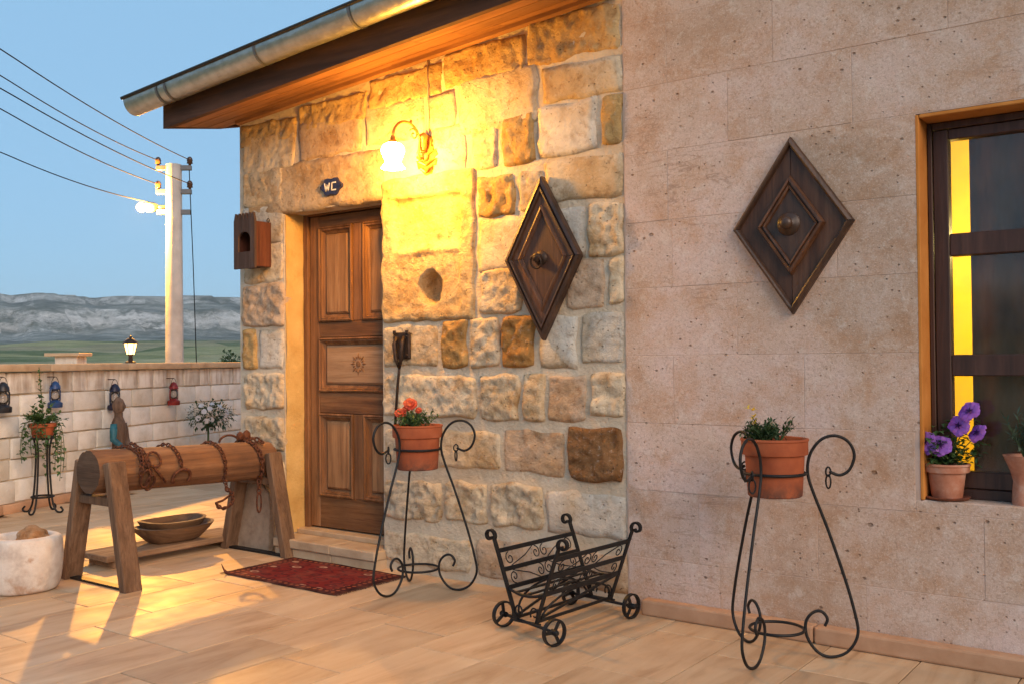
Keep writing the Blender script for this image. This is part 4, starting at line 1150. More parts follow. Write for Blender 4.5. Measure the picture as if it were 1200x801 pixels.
def flower(mb, c, d, r, n=5, rn=random, cup=0.35, wid=0.9):
    """n separate ruffled petals round the axis d"""
    d = d.normalized(); s = d.orthogonal().normalized(); u = d.cross(s)
    for k in range(n):
        a = 2 * math.pi * k / n + rn.uniform(-0.08, 0.08)
        e = s * math.cos(a) + u * math.sin(a); f = -s * math.sin(a) + u * math.cos(a)
        w = r * wid * math.tan(math.pi / n); rr = r * rn.uniform(0.9, 1.08)
        rows = [(0.04, 0.06, 0.0), (0.35, 0.45, cup * 0.55), (0.70, 0.95, cup * 0.9), (0.95, 0.85, cup * 0.85), (1.06, 0.35, cup * 0.7)]
        vs = []
        for (t, ww, h) in rows:
            for q in (-1, -0.5, 0, 0.5, 1):
                ruf = r * 0.07 * t * math.sin(q * 5 + k * 1.7 + t * 3)
                notch = -0.05 * r * (t > 0.9) * (abs(q) < 0.2)
                vs.append(c + e * (rr * t + notch) + f * w * ww * q + d * (r * h + ruf - r * 0.10 * abs(q) * t))
        mb.add(vs, [(i * 5 + j, i * 5 + j + 1, (i + 1) * 5 + j + 1, (i + 1) * 5 + j) for i in range(4) for j in range(4)])
def pot_mesh(t, c, rt, rb, H, rim, mat='terracotta', lip=0.008, soil=True):
    m = MB()
    pr = [(rb * 0.96, 0.0), (rb, 0.004), (rb + (rt - lip - rb) * (H - rim) / H, H - rim), (rt - 0.002, H - rim + 0.004), (rt, H - rim + 0.010), (rt, H - 0.012), (rt + 0.004, H - 0.008), (rt + 0.002, H - 0.001), (rt - 0.006, H), (rt - 0.012, H - 0.004), (rt - 0.018, H - 0.03), (rb * 0.8, 0.02)]
    m.lathe(pr, c, 40); m.build('pot', mat, t, True, auto=40)
    if soil:
        m = MB(); m.lathe([(rt - 0.018, H - 0.026), (rt * 0.5, H - 0.015), (0.001, H - 0.010)], c, 20); m.build('soil', 'soil', t, True)

# ------------------------------------------------------------------ wire plant stands
def spiral(cx, cz, r0, r1, a0, a1, n=26):
    return [(cx + (r0 + (r1 - r0) * k / n) * math.cos(a0 + (a1 - a0) * k / n), cz + (r0 + (r1 - r0) * k / n) * math.sin(a0 + (a1 - a0) * k / n)) for k in range(n + 1)]
def crom(P, n=8):
    out = []
    for i in range(len(P) - 1):
        p0, p1, p2, p3 = P[max(i - 1, 0)], P[i], P[i + 1], P[min(i + 2, len(P) - 1)]
        for k in range(n):
            t = k / n
            out.append(tuple(0.5 * ((2 * b) + (-a + c) * t + (2 * a - 5 * b + 4 * c - d) * t * t + (-a + 3 * b - 3 * c + d) * t ** 3) for a, b, c, d in zip(p0, p1, p2, p3)))
    out.append(tuple(P[-1])); return out
def stand(label, c, rot, ringr=0.121, sc=1.0, tilt=0):
    t = thing('plant_stand', label, 'plant stand', tuple(c), 'wire plant stands by the house')
    RT = 0.0062
    # leg outline in (radius, height): bottom curl -> foot -> leg -> ring -> top curl
    P = [(0.186, 0.128), (0.196, 0.158), (0.172, 0.186), (0.138, 0.178), (0.113, 0.140), (0.118, 0.080), (0.160, 0.022), (0.215, 0.0065), (0.275, 0.032), (0.312, 0.100),
         (0.300, 0.190), (0.262, 0.330), (0.200, 0.520), (0.148, 0.660), (0.128, 0.738), (0.138, 0.810), (0.180, 0.868), (0.235, 0.885), (0.285, 0.862), (0.308, 0.810), (0.290, 0.752), (0.252, 0.728), (0.212, 0.742)]
    pts = crom(P, 6)
    for k in range(3):
        a = rot + k * 2 * math.pi / 3
        e = V((math.cos(a), math.sin(a), 0))
        m = MB(); m.tube([V(c) + e * r * sc + V((0, 0, z * sc)) for r, z in pts], RT, 8); m.build('leg', 'black_iron', t, True)
        f = V((-math.sin(a), math.cos(a), 0))
        q = V(c) + e * 0.207 * sc + V((0, 0, 0.742 * sc))
        m = MB()
        m.tube([q + (f * math.cos(b) * 0.6 + e * math.cos(b) * 0.8) * 0.013 + V((0, 0, 0.018 * math.sin(b))) for b in [j * math.pi / 7 for j in range(14)]], 0.0038, 6, closed=True)
        m.tube([q + (f * math.cos(b) * 0.8 - e * math.cos(b) * 0.6) * 0.013 + V((0, 0, -0.040 + 0.027 * math.sin(b))) for b in [j * math.pi / 7 for j in range(14)]], 0.0038, 6, closed=True)
        m.build('drop_ring', 'black_iron', t, True)
    m = MB(); m.tube([V(c) + V((ringr * math.cos(b), ringr * math.sin(b), 0.735 * sc)) for b in [j * math.pi / 18 for j in range(36)]], RT, 8, closed=True); m.build('pot_ring', 'black_iron', t, True)
    m = MB(); m.tube([V(c) + V((0.106 * math.cos(b), 0.106 * math.sin(b), 0.112 * sc)) for b in [j * math.pi / 18 for j in range(36)]], RT, 8, closed=True); m.build('base_ring', 'black_iron', t, True)
    return t
SR = V((-1.508, -0.352, 0)); SLf = V((-3.472, -0.310, 0))
stand('wire plant stand on the smooth-walled side, holding the yellow-flowered pot', SR, R(YAW - 9))
stand('wire plant stand beside the wooden door, holding the red-flowered pot', SLf, R(YAW - 10))

def potted(label, c, zpot, kind, seed):
    rn = random.Random(seed)
    t = thing('flower_pot', label, 'flower pot', (c.x, c.y, zpot))
    H = 0.232
    pot_mesh(t, V((c.x, c.y, zpot)), 0.131, 0.107, H, 0.068, lip=0.010)
    top = V((c.x - 0.012, c.y, zpot + H - 0.018))
    fo, sm = MB(), MB()
    if kind == 'yellow':
        for k in range(7):
            clump(fo, sm, top + V((rn.uniform(-0.055, 0.055), rn.uniform(-0.055, 0.055), 0)), 11, 0.085, 0.105, 0.026, 0.010, rn, 0.15)
    else:
        for k in range(6):
            clump(fo, sm, top + V((rn.uniform(-0.055, 0.055), rn.uniform(-0.055, 0.055), 0)), 10, 0.095, 0.105, 0.026, 0.011, rn, 0.15)
    fo.build('foliage', 'leaf_dark' if kind == 'yellow' else 'leaf_mid', t)
    sm.build('stems', 'stem_green', t)
    right = V((math.cos(R(YAW)), math.sin(R(YAW)), 0))
    if kind == 'yellow':
        for dx, dz, n in ((-0.058, 0.075, 9), (-0.062, 0.10, 8), (-0.066, 0.128, 5), (-0.085, 0.135, 3)):
            m = MB(); q = top + right * dx + V((0.0, -0.02, dz))
            for k in range(n):
                leafquad(m, q, rv(rn, -0.2, 1), 0.022, 0.012)
            m.build('flower', 'petal_yellow', t)
    else:
        for dx, dz, r in ((-0.012, 0.125, 0.036), (-0.066, 0.078, 0.030), (0.03, 0.092, 0.018), (-0.036, 0.100, 0.020)):
            m = MB(); q = top + right * dx + V((0.0, -0.02, dz))
            flower(m, q, V((0.45, -0.6, 0.6)), r, 7, rn, 0.3, 1.0); flower(m, q + V((0.003, -0.004, 0.004)), V((0.45, -0.6, 0.6)), r * 0.6, 6, rn, 0.6, 1.0)
            m.build('flower', 'petal_orange', t)
            m = MB(); m.tube([top + V((0, 0, 0)), (top + q) / 2 + V((0, 0, 0.01)), q], 0.0022, 5); m.build('flower_stalk', 'stem_green', t)
potted('terracotta pot of feathery leaves with a yellow bloom in the wire stand', SR, 0.735 - 0.092, 'yellow', 4)
potted('terracotta pot with small orange-red flowers in the wire stand by the door', SLf, 0.735 - 0.105, 'red', 9)

def petunia():
    rn = random.Random(21)
    c = onY(1112, 583, 0.075); c.z = WZ0
    t = thing('petunia_pot', 'small pale clay pot of purple petunias on the window sill', 'flower pot', tuple(c))
    m = MB(); m.lathe([(0.060, 0.0), (0.082, 0.004), (0.088, 0.012), (0.084, 0.014), (0.06, 0.010), (0.0, 0.010)], c, 32); m.build('saucer', 'terracotta', t, True, auto=40)
    pc = c + V((0, 0, 0.010))
    pot_mesh(t, pc, 0.086, 0.058, 0.135, 0.038, 'terracotta_pale', 0.010)
    top = pc + V((0, 0, 0.125))
    fo, sm = MB(), MB()
    right = V((math.cos(R(YAW)), math.sin(R(YAW)), 0)); fwd = V((-math.sin(R(YAW)), math.cos(R(YAW)), 0))
    for k in range(260):
        q = top + right * rn.gauss(0.0, 0.06) + fwd * rn.uniform(-0.04, 0.05) + V((0, 0, abs(rn.gauss(0.045, 0.055))))
        q.x = max(q.x, WX0 + 0.045); q.y = min(q.y, 0.115)
        leafquad(fo, q, rv(rn, -0.2, 0.7), rn.uniform(0.025, 0.042), rn.uniform(0.018, 0.026), droop=0.15)
    heads = []
    for (px, py, r) in ((1087, 516, .037), (1104, 521, .040), (1126, 498, .038), (1139, 482, .040), (1148, 507, .037), (1093, 524, .028)):
        q = onY(px, py, 0.012 + 0.02 * rn.random()); heads.append((q, r))
    for k in range(70):
        q = onY(rn.uniform(1112, 1154), rn.uniform(490, 548), 0.09)
        leafquad(fo, q, rv(rn, -0.3, 0.8), rn.uniform(0.02, 0.036), rn.uniform(0.014, 0.02))
    for q, r in heads:
        d = V((-0.25 + rn.uniform(-0.4, 0.4), -0.8, 0.25 + rn.uniform(-0.1, 0.5)))
        m = MB(); flower(m, q, d, r, 5, rn, 0.25, 1.12); fl = m.build('flower', 'petal_purple', t)
        m = MB(); m.lathe([(0.0, 0.002), (0.006, 0.004), (0.012, 0.009)], (0, 0, 0), 10, lambda a, i: 1 + 0.5 * math.cos(5 * a), close_ends=False); dn = d.normalized(); s1 = dn.orthogonal().normalized(); s2 = dn.cross(s1)
        rot_build(m, lambda v: q + s1 * v.x + s2 * v.y + dn * (v.z + 0.004)); m.build('throat', 'petal_throat', fl)
        sm.tube([top, (top + q) / 2 + V((0, 0.01, 0)), q], 0.002, 5)
    fo.build('foliage', 'leaf_mid', t); sm.build('stems', 'stem_green', t)
petunia()

def sill_pot():
    rn = random.Random(33)
    c = onY(1203, 588, 0.075); c.z = WZ0
    t = thing('herb_pot', 'clay pot of narrow grey-green leaves further along the window sill', 'flower pot', tuple(c))
    m = MB(); m.lathe([(0.046, 0.0), (0.044, 0.05), (0.040, 0.09), (0.050, 0.13), (0.072, 0.182), (0.076, 0.19), (0.070, 0.19), (0.05, 0.15), (0.0, 0.15)], c, 32); m.build('pot', 'terracotta_pale', t, True, auto=40)
    fo, sm = MB(), MB()
    clump(fo, sm, c + V((0, 0, 0.175)), 22, 0.09, 0.20, 0.04, 0.008, rn, 0.2)
    fo.build('foliage', 'leaf_grey', t); sm.build('stems', 'stem_green', t)
sill_pot()

# ================================================================== IRON CART
def cart():
    A, B = V((-2.700, -0.665, 0)), V((-2.335, -0.665, 0))
    cx = -2.495; yN, yF = -0.675, -0.115; HT = 0.405
    t = thing('iron_cart', 'black wrought iron log cart with scrolled posts and four spoked wheels', 'cart', (cx, (yN + yF) / 2, 0))
    top = 0.185; bot = 0.055
    def side_x(sx, z): return cx + sx * (bot + (top - bot) * (z - 0.055) / (HT - 0.055))
    # flared posts with curled heads
    for y, s2 in ((yN, -1), (yF, 1)):
        for sx in (-1, 1):
            P = [(side_x(sx, z), z) for z in (0.055, 0.15, 0.25, 0.33)]
            x4 = side_x(sx, HT - 0.02)
            hd = [(x4 + sx * 0.004, HT - 0.012)]
            cxh, czh = x4 + sx * 0.030, HT + 0.004
            hd += [(cxh + (0.030 - 0.018 * k / 16) * math.cos(math.pi - k * 0.36) * sx, czh + (0.030 - 0.018 * k / 16) * math.sin(math.pi - k * 0.36)) for k in range(17)]
            pts = P + hd
            m = MB(); m.v = []
            # flat bar 20 x 7 mm, flat side towards the ends
            for i in range(len(pts) - 1):
                a = V((pts[i][0], y, pts[i][1])); b = V((pts[i + 1][0], y, pts[i + 1][1]))
                m.bar(a, b + (b - a).normalized() * 0.003, 0.019, 0.009, up=V((0, 1, 0)).cross((b - a).normalized()))
            m.build('post', 'black_iron', t)
    # side panels: three rails with scrollwork
    for sx in (-1, 1):
        for z in (0.345, 0.265, 0.190):
            x = side_x(sx, z)
            m = MB(); m.bar((x, yN, z), (x, yF, z), 0.007, 0.020, 0.001); m.build('rail', 'black_iron', t)
        for z0, z1, fl in ((0.275, 0.335, 1), (0.20, 0.255, -1)):
            zm = (z0 + z1) / 2; x = side_x(sx, zm)
            def curl(yc, zc, r, sg, st):
                return [V((side_x(sx, zc + r * (1 - k / 26.0) * math.sin(st + sg * k * 0.38)), yc + r * (1 - k / 26.0) * math.cos(st + sg * k * 0.38), zc + r * (1 - k / 26.0) * math.sin(st + sg * k * 0.38))) for k in range(22)]
            m = MB()
            ym = (yN + yF) / 2
            for s3 in (-1, 1):
                m.tube(curl(ym + s3 * 0.030, zm, 0.028, s3, math.pi / 2), 0.0028, 5)
                ye = yN + 0.065 if s3 < 0 else yF - 0.065
                m.tube(curl(ye, zm, 0.028, -s3 * fl, fl * math.pi / 2), 0.0028, 5)
                za, zb = (z1, z0) if fl * s3 > 0 else (z0, z1)
                m.tube([V((side_x(sx, za), ye + s3 * 0.0, za)), V((side_x(sx, zm), (ye + ym) / 2, zm)), V((side_x(sx, zb), ym + s3 * 0.045, zb))], 0.0028, 5)
            m.build('scrollwork', 'black_iron', t, True)
    # basket floor bars and end curves
    for y in (yN, yF):
        m = MB(); m.tube([V((cx + q * side_x(1, 0.19) - q * cx if False else cx + q * (side_x(1, 0.19) - cx), y, 0.19 - 0.022 * (1 - q * q))) for q in [k / 6 - 1 for k in range(13)]], 0.007, 6); m.build('end_bar', 'black_iron', t, True)
        m = MB(); m.bar((cx - bot - 0.02, y, 0.055), (cx + bot + 0.02, y, 0.055), 0.018, 0.008, up=(0, 0, 1)); m.build('foot_bar', 'black_iron', t)
        for sx in (-1, 1):
            m = MB(); m.tube([V((cx + sx * (0.046 - (0.030 - 0.018 * k / 18) * math.cos(k * 0.33 - 0.6) * 0.8), y, 0.098 + (0.030 - 0.018 * k / 18) * math.sin(k * 0.33 - 0.6))) for k in range(19)], 0.004, 6); m.build('foot_curl', 'black_iron', t, True)
    for q in (-0.55, 0.0, 0.55):
        x = cx + q * (side_x(1, 0.19) - cx)
        m = MB(); m.bar((x, yN, 0.172 - 0.0 + 0.0 + 0.012 * q * q), (x, yF, 0.172 + 0.012 * q * q), 0.016, 0.006); m.build('floor_bar', 'black_iron', t)
    # braces: long stretchers, crossing bars and arches below the rails
    for sx in (-1, 1):
        xb = cx + sx * (bot + 0.004)
        m = MB(); m.bar((xb, yN, 0.066), (xb, yF, 0.066), 0.010, 0.012); m.build('stretcher', 'black_iron', t)
        arc = [V((side_x(sx, 0.075 + 0.10 * math.sin(a)) , (yN + yF) / 2 + 0.255 * math.cos(a), 0.075 + 0.105 * math.sin(a))) for a in [k * math.pi / 20 for k in range(21)]]
        m = MB(); m.tube(arc, 0.0055, 6); m.build('arch', 'black_iron', t, True)
        m = MB(); m.bar((xb, yN + 0.01, 0.075), (side_x(sx, 0.185), yF - 0.01, 0.185), 0.008, 0.010); m.build('brace', 'black_iron', t)
    # axles and wheels
    WR = 0.058
    for yc, st in ((yN - 0.012, R(-15)), (yF - 0.035, R(-5))):
        ex = V((math.cos(st), math.sin(st), 0)); ey = V((-math.sin(st), math.cos(st), 0)); ez = V((0, 0, 1))
        O = V((cx + 0.02, yc, WR))
        m = MB(); m.tube([O - ex * 0.20, O + ex * 0.20], 0.007, 8); m.build('axle', 'black_iron', t, True)
        for sx in (-1, 1):
            Wc = O + ex * sx * 0.188
            ph = random.uniform(0, 2)
            m = MB(); vs = []; fs = []; n = 32
            for k in range(n):
                a = 2 * math.pi * k / n
                for (rr, dx) in ((WR, -0.009), (WR, 0.009), (WR - 0.008, 0.009), (WR - 0.008, -0.009)):
                    vs.append(Wc + ex * dx + ey * rr * math.cos(a) + ez * rr * math.sin(a))
            for k in range(n):
                k2 = (k + 1) % n
                for q in range(4): fs.append((k * 4 + q, k * 4 + (q + 1) % 4, k2 * 4 + (q + 1) % 4, k2 * 4 + q))
            m.add(vs, fs); w = m.build('wheel', 'black_iron', t, True, auto=40)
            for k in range(3):
                a = ph + k * 2 * math.pi / 3; dv = ey * math.cos(a) + ez * math.sin(a)
                m = MB(); m.bar(Wc + dv * 0.008, Wc + dv * (WR - 0.005), 0.014, 0.006, up=ex); m.build('spoke', 'black_iron', w)
            m = MB(); m.tube([Wc - ex * 0.016, Wc + ex * 0.016, Wc + ex * sx * 0.024], [0.013, 0.013, 0.008], 12); m.build('hub', 'black_iron', w, True, auto=40)
    t.rotation_euler.z = R(-4)
cart()

# ================================================================== TRESTLE, CHAINS
LX, LR = -4.99, 0.118
def lz(y): return 0.612 - 0.033 * (y + 1.2)
def log_pt(y, ang, r):      # ang 0 = +X side, 90 = top
    return V((LX + r * math.cos(ang), y, lz(y) + r * math.sin(ang)))
def trestle():
    t = thing('log_trestle', 'weathered round log lying on splayed wooden legs', 'trestle', (LX, -0.62, 0))
    m = MB(); ny, na = 60, 40; y0, y1 = -1.265, 0.0 - 0.055; vs = []
    for i in range(ny + 1):
        y = y0 + (y1 - y0) * i / ny
        for k in range(na):
            a = 2 * math.pi * k / na
            r = LR * (1 + 0.018 * noise.noise(V((math.cos(a) * 2, math.sin(a) * 2, y * 1.5)))) + 0.004 * noise.noise(V((math.cos(a) * 9, math.sin(a) * 9, y * 2)))
            if i in (0, ny): r *= 0.975
            # drying cracks running along the log
            for ca, ph in ((0.35, 0.0), (1.0, 2.0), (-0.35, 4.0), (1.9, 1.0)):
                da = abs(((a - ca - 0.12 * noise.noise(V((y * 1.3, ph, 0)))) + math.pi) % (2 * math.pi) - math.pi)
                if da < 0.09 and noise.noise(V((y * 1.1, ph + 7, 0))) > -0.15: r -= 0.007 * (1 - da / 0.09)
            vs.append(log_pt(y, a, r) + V((0, 0, 0)))
    fs = [(i * na + k, i * na + (k + 1) % na, (i + 1) * na + (k + 1) % na, (i + 1) * na + k) for i in range(ny) for k in range(na)]
    m.add(vs, fs); lg = m.build('log', 'log_wood', t, True)
    for i in (0, ny):
        y = y0 if i == 0 else y1
        m = MB(); ring = vs[i * na:(i + 1) * na]; c = log_pt(y, 0, 0) + V((0, -0.004 if i == 0 else 0.004, 0))
        m.add([c] + ring, [(0, k + 1, (k + 1) % na + 1) for k in range(na)]); m.build('log_end', 'end_grain', lg)
    for y, wy in ((-1.195, 0.105), (-0.125, 0.10)):
        for sx in (-1, 1):
            topx = LX + sx * 0.140; botx = LX + sx * 0.293
            zt = lz(y) + 0.055
            m = MB(); m.bar((botx, y, -0.004), (topx, y, zt), wy, 0.058, 0.006, up=(sx, 0, 0.2))
            lo = m.build('leg', 'leg_wood', t)
            for v in lo.data.vertices:
                p = v.co + ORG[lo.name]
                v.co += V((0.003 * noise.noise(p * 9), 0.004 * noise.noise(p * 7 + V((3, 0, 0))), 0))
                if (v.co.z + ORG[lo.name].z) < 0.03: v.co.z = 0.001 - ORG[lo.name].z
        m = MB(); m.bar((LX - 0.19, y, 0.455), (LX + 0.19, y, 0.455), 0.06, 0.045, 0.004); m.build('cross_bar', 'leg_wood', t)
        m = MB(); m.bar((LX - 0.30, y, 0.007), (LX + 0.30, y, 0.007), 0.05, 0.012, 0.001); m.build('floor_strap', 'black_iron', t)
trestle()

def link_chain(mb, pts, L=0.030, r=0.0042, W=0.019):
    """chain links following a polyline"""
    P = [V(p) for p in pts]; seg = [0.0]
    for a, b in zip(P[:-1], P[1:]): seg.append(seg[-1] + (b - a).length)
    tot = seg[-1]; n = int(tot / (L * 0.72)); up = V((0.3, 0.2, 1)).normalized()
    for i in range(n):
        s = (i + 0.5) * tot / n
        j = max(k for k in range(len(seg)) if seg[k] <= s); j = min(j, len(P) - 2)
        f = (s - seg[j]) / max(1e-6, seg[j + 1] - seg[j])
        c = P[j].lerp(P[j + 1], f); d = (P[j + 1] - P[j]).normalized()
        x = d.cross(up)
        x = x.normalized() if x.length > 0.05 else d.orthogonal().normalized()
        y = d.cross(x)
        q = x if i % 2 else y
        q = (q + (y if i % 2 else x) * 0.3).normalized()
        ring = []
        for k in range(12):
            a = 2 * math.pi * k / 12
            ring.append(c + d * (L / 2) * math.cos(a) + q * (W / 2) * math.sin(a))
        mb.tube(ring, r, 5, closed=True)
def over(y, a0, a1, r=0.011, n=16, dy=0.0):
    return [log_pt(y + dy * k / n, R(a0 + (a1 - a0) * k / n), LR + r) for k in range(n + 1)]
def hoop(c, rx, rz, ax, r=0.006, n=20, a0=0, a1=360, ay=None):
    ax = V(ax).normalized(); ay = V(ay or (0, 0, 1)).normalized()
    full = abs(a1 - a0) >= 360
    return [V(c) + ax * rx * math.cos(R(a0 + (a1 - a0) * k / n)) + ay * rz * math.sin(R(a0 + (a1 - a0) * k / n)) for k in range(n if full else n + 1)], full
def chains():
    G = 'rusty chains slung over the log'
    YD = V((0, 1, 0))
    # 1 tangled shackles by the front end
    y = -1.02
    t = thing('chain', 'rusty chain bunched with shackles on the log end by the stone mortar', 'chain', tuple(log_pt(y, R(60), LR)), G)
    m = MB(); link_chain(m, over(y - 0.05, 120, 0, dy=0.08)); link_chain(m, over(y + 0.02, 100, -10, 0.024, dy=-0.04)); link_chain(m, over(y + 0.02, 60, -25, 0.020, dy=0.03))
    m.build('links', 'rusty_iron', t, True)
    for (dy, ang, rx, rz) in ((0.075, 25, 0.042, 0.045), (0.02, -20, 0.030, 0.052), (0.055, -32, 0.026, 0.05)):
        m = MB(); c = log_pt(y + dy, R(ang), LR + 0.016); p, f = hoop(c, rx, rz, YD, ay=(-math.sin(R(ang)), 0, math.cos(R(ang)))); m.tube(p, 0.0065, 7, closed=True); m.build('shackle', 'rusty_iron', t, True)
    m = MB(); m.tube([log_pt(y + 0.06, R(10), LR + 0.02), log_pt(y + 0.10, R(-10), LR + 0.02), log_pt(y + 0.15, R(-32), LR + 0.018)], 0.008, 7); m.build('bolt', 'rusty_iron', t, True)
    # 2 chain with an open cuff
    y = -0.80
    t = thing('chain', 'short rusty chain ending in an open cuff against the log side', 'chain', tuple(log_pt(y, R(60), LR)), G)
    m = MB(); link_chain(m, over(y, 125, 2, dy=0.03)); m.build('links', 'rusty_iron', t, True)
    m = MB(); c = log_pt(y + 0.035, R(-25), LR + 0.012); p, f = hoop(c, 0.058, 0.050, YD, n=18, a0=-35, a1=215, ay=(0.35, 0, 0.94)); m.tube(p, [0.009] * len(p), 7); m.build('cuff', 'rusty_iron', t, True)
    # 3 chain with a cuff hanging below the log
    y = -0.50
    t = thing('chain', 'rusty chain with its shackle dangling below the middle of the log', 'chain', tuple(log_pt(y, R(60), LR)), G)
    pts = over(y, 130, -40, dy=0.04); e = pts[-1]
    pts += [e + V((0.012, 0.005, -0.03)), e + V((0.018, 0.01, -0.075))]
    m = MB(); link_chain(m, pts); m.build('links', 'rusty_iron', t, True)
    q = pts[-1] + V((0, 0.01, -0.04))
    m = MB(); p, f = hoop(q + V((0, -0.03, -0.005)), 0.062, 0.055, YD, n=18, a0=75, a1=-160); link_chain(m, p, 0.026, 0.006, 0.018); m.build('shackle', 'rusty_iron', t, True)
    m = MB(); m.tube([q + V((0, -0.09, -0.022)), q + V((0.005, -0.045, -0.012)), q + V((0, 0.012, 0.012))], 0.007, 7); m.build('bolt', 'rusty_iron', t, True)
    # 4 heavy chain with padlock on top, long link hanging
    y = -0.20
    t = thing('chain', 'heavy rusty chain with padlocks on top, draped over the log by the door', 'chain', tuple(log_pt(y, R(60), LR)), G)
    pts = over(y - 0.04, 125, -55, 0.014, dy=0.06); e = pts[-1]
    m = MB(); link_chain(m, pts, 0.036, 0.0062, 0.024); link_chain(m, over(y + 0.0, 100, 55, 0.024, dy=0.05), 0.036, 0.006, 0.024)
    link_chain(m, [e, e + V((0.0, 0.0, -0.045)), e + V((0, 0, -0.09))], 0.034, 0.0055, 0.022); m.build('links', 'rusty_iron', t, True)
    m = MB(); p, f = hoop(e + V((0, 0, -0.145)), 0.017, 0.062, YD); m.tube(p, 0.0055, 7, closed=True); m.build('long_link', 'rusty_iron', t, True)
    for dy, dz, s in ((-0.055, 0.035, 0.030), (-0.005, 0.038, 0.036)):
        m = MB(); c = log_pt(y + dy, R(95), LR + 0.004); m.blob((c.x, c.y, c.z + dz), 0.022, s * 0.8, s, 2, 0.12, 6, dy); m.build('padlock', 'rusty_iron', t, True)
    m = MB(); c = log_pt(y - 0.14, R(95), LR + 0.008); p, f = hoop(c, 0.070, 0.040, YD, n=16, a0=10, a1=180); m.tube(p, 0.007, 7); m.build('hasp', 'rusty_iron', t, True)
chains()

# ================================================================== FLOOR THINGS
def stone_mortar():
    c = onZ(34, 690); c = V((c.x - 0.03, c.y - 0.015, 0))
    t = thing('stone_mortar', 'round whitish stone mortar with a stone ball in its hollow', 'stone mortar', tuple(c))
    pr = [(0.150, 0.0), (0.172, 0.012), (0.185, 0.06), (0.192, 0.14), (0.193, 0.22), (0.186, 0.268), (0.172, 0.284), (0.150, 0.287), (0.128, 0.276), (0.112, 0.24), (0.07, 0.20), (0.0, 0.19)]
    dense = crom(pr, 4)
    m = MB(); m.lathe(dense, c, 56, lambda a, i: 1 + 0.035 * noise.noise(V((math.cos(a) * 1.7, math.sin(a) * 1.7, i * 0.05))) + 0.012 * noise.noise(V((math.cos(a) * 6, math.sin(a) * 6, i * 0.2))))
    m.build('bowl', 'old_marble', t, True)
    b = thing('pounding_stone', 'rounded brown stone resting inside the whitish stone mortar', 'stone', (c.x + 0.045, c.y + 0.03, 0.21))
    m = MB(); m.blob((c.x + 0.03, c.y + 0.035, 0.268), 0.085, 0.078, 0.062, 4, 0.22, 7, 3); m.build('stone', 'rough_stone', b, True, color=(0.52, 0.30, 0.16))
stone_mortar()

def bowls():
    p = thing('low_plank', 'low wooden plank bench on the paving beneath the log', 'bench', (-5.42, -0.55, 0))
    m = MB(); m.box(-5.58, -5.275, -0.985, 0.02, 0.045, 0.078, 0.004, jit=0.003); m.build('board', 'plank_wood', p)
    for y in (-0.90, -0.08):
        m = MB(); m.box(-5.56, -5.295, y - 0.03, y + 0.03, 0.0, 0.045, 0.003); m.build('foot', 'plank_wood', p)
    def trough(t, c, rx, ry, H, seed, tilt=0.0, flat=0.55, wall=0.022):
        m = MB(); n = 44; vs = []; prof = [(flat, 0.0), (flat + 0.10, 0.012), (0.90, H * 0.72), (1.0, H), (1.0 - wall / ry, H + 0.002), (0.86 - wall / ry, H * 0.70), (flat - 0.05, 0.030), (0.0, 0.024)]
        for i, (s, z) in enumerate(prof):
            for k in range(n):
                a = 2 * math.pi * k / n
                sq = 1 / (abs(math.cos(a)) ** 2.6 + abs(math.sin(a)) ** 2.6) ** (1 / 2.6)
                w = 1 + 0.018 * noise.noise(V((math.cos(a) * 2, math.sin(a) * 2, seed)))
                vs.append(V((c[0] + rx * s * sq * math.cos(a) * w, c[1] + ry * s * sq * math.sin(a) * w, c[2] + z + (0.010 * abs(math.sin(a)) ** 3 * (z / H) if i in (3, 4) else 0) + tilt * ry * s * math.sin(a))))
        m.add(vs, [(i * n + k, i * n + (k + 1) % n, (i + 1) * n + (k + 1) % n, (i + 1) * n + k) for i in range(len(prof) - 1) for k in range(n)] + [tuple(range(n))[::-1]])
        m.build('bowl', 'bowl_wood', t, True, auto=50)
    cx, cy = -5.425, -0.44
    t = thing('wooden_trough', 'lower and wider of two stacked hand-carved wooden troughs', 'wooden bowl', (cx, cy, 0.078))
    trough(t, (cx, cy, 0.078), 0.165, 0.262, 0.098, 1.0)
    t = thing('wooden_trough', 'oval wooden trough nested on top of the wider one', 'wooden bowl', (cx, cy, 0.10))
    trough(t, (cx - 0.005, cy - 0.005, 0.112), 0.150, 0.215, 0.098, 5.0)
bowls()

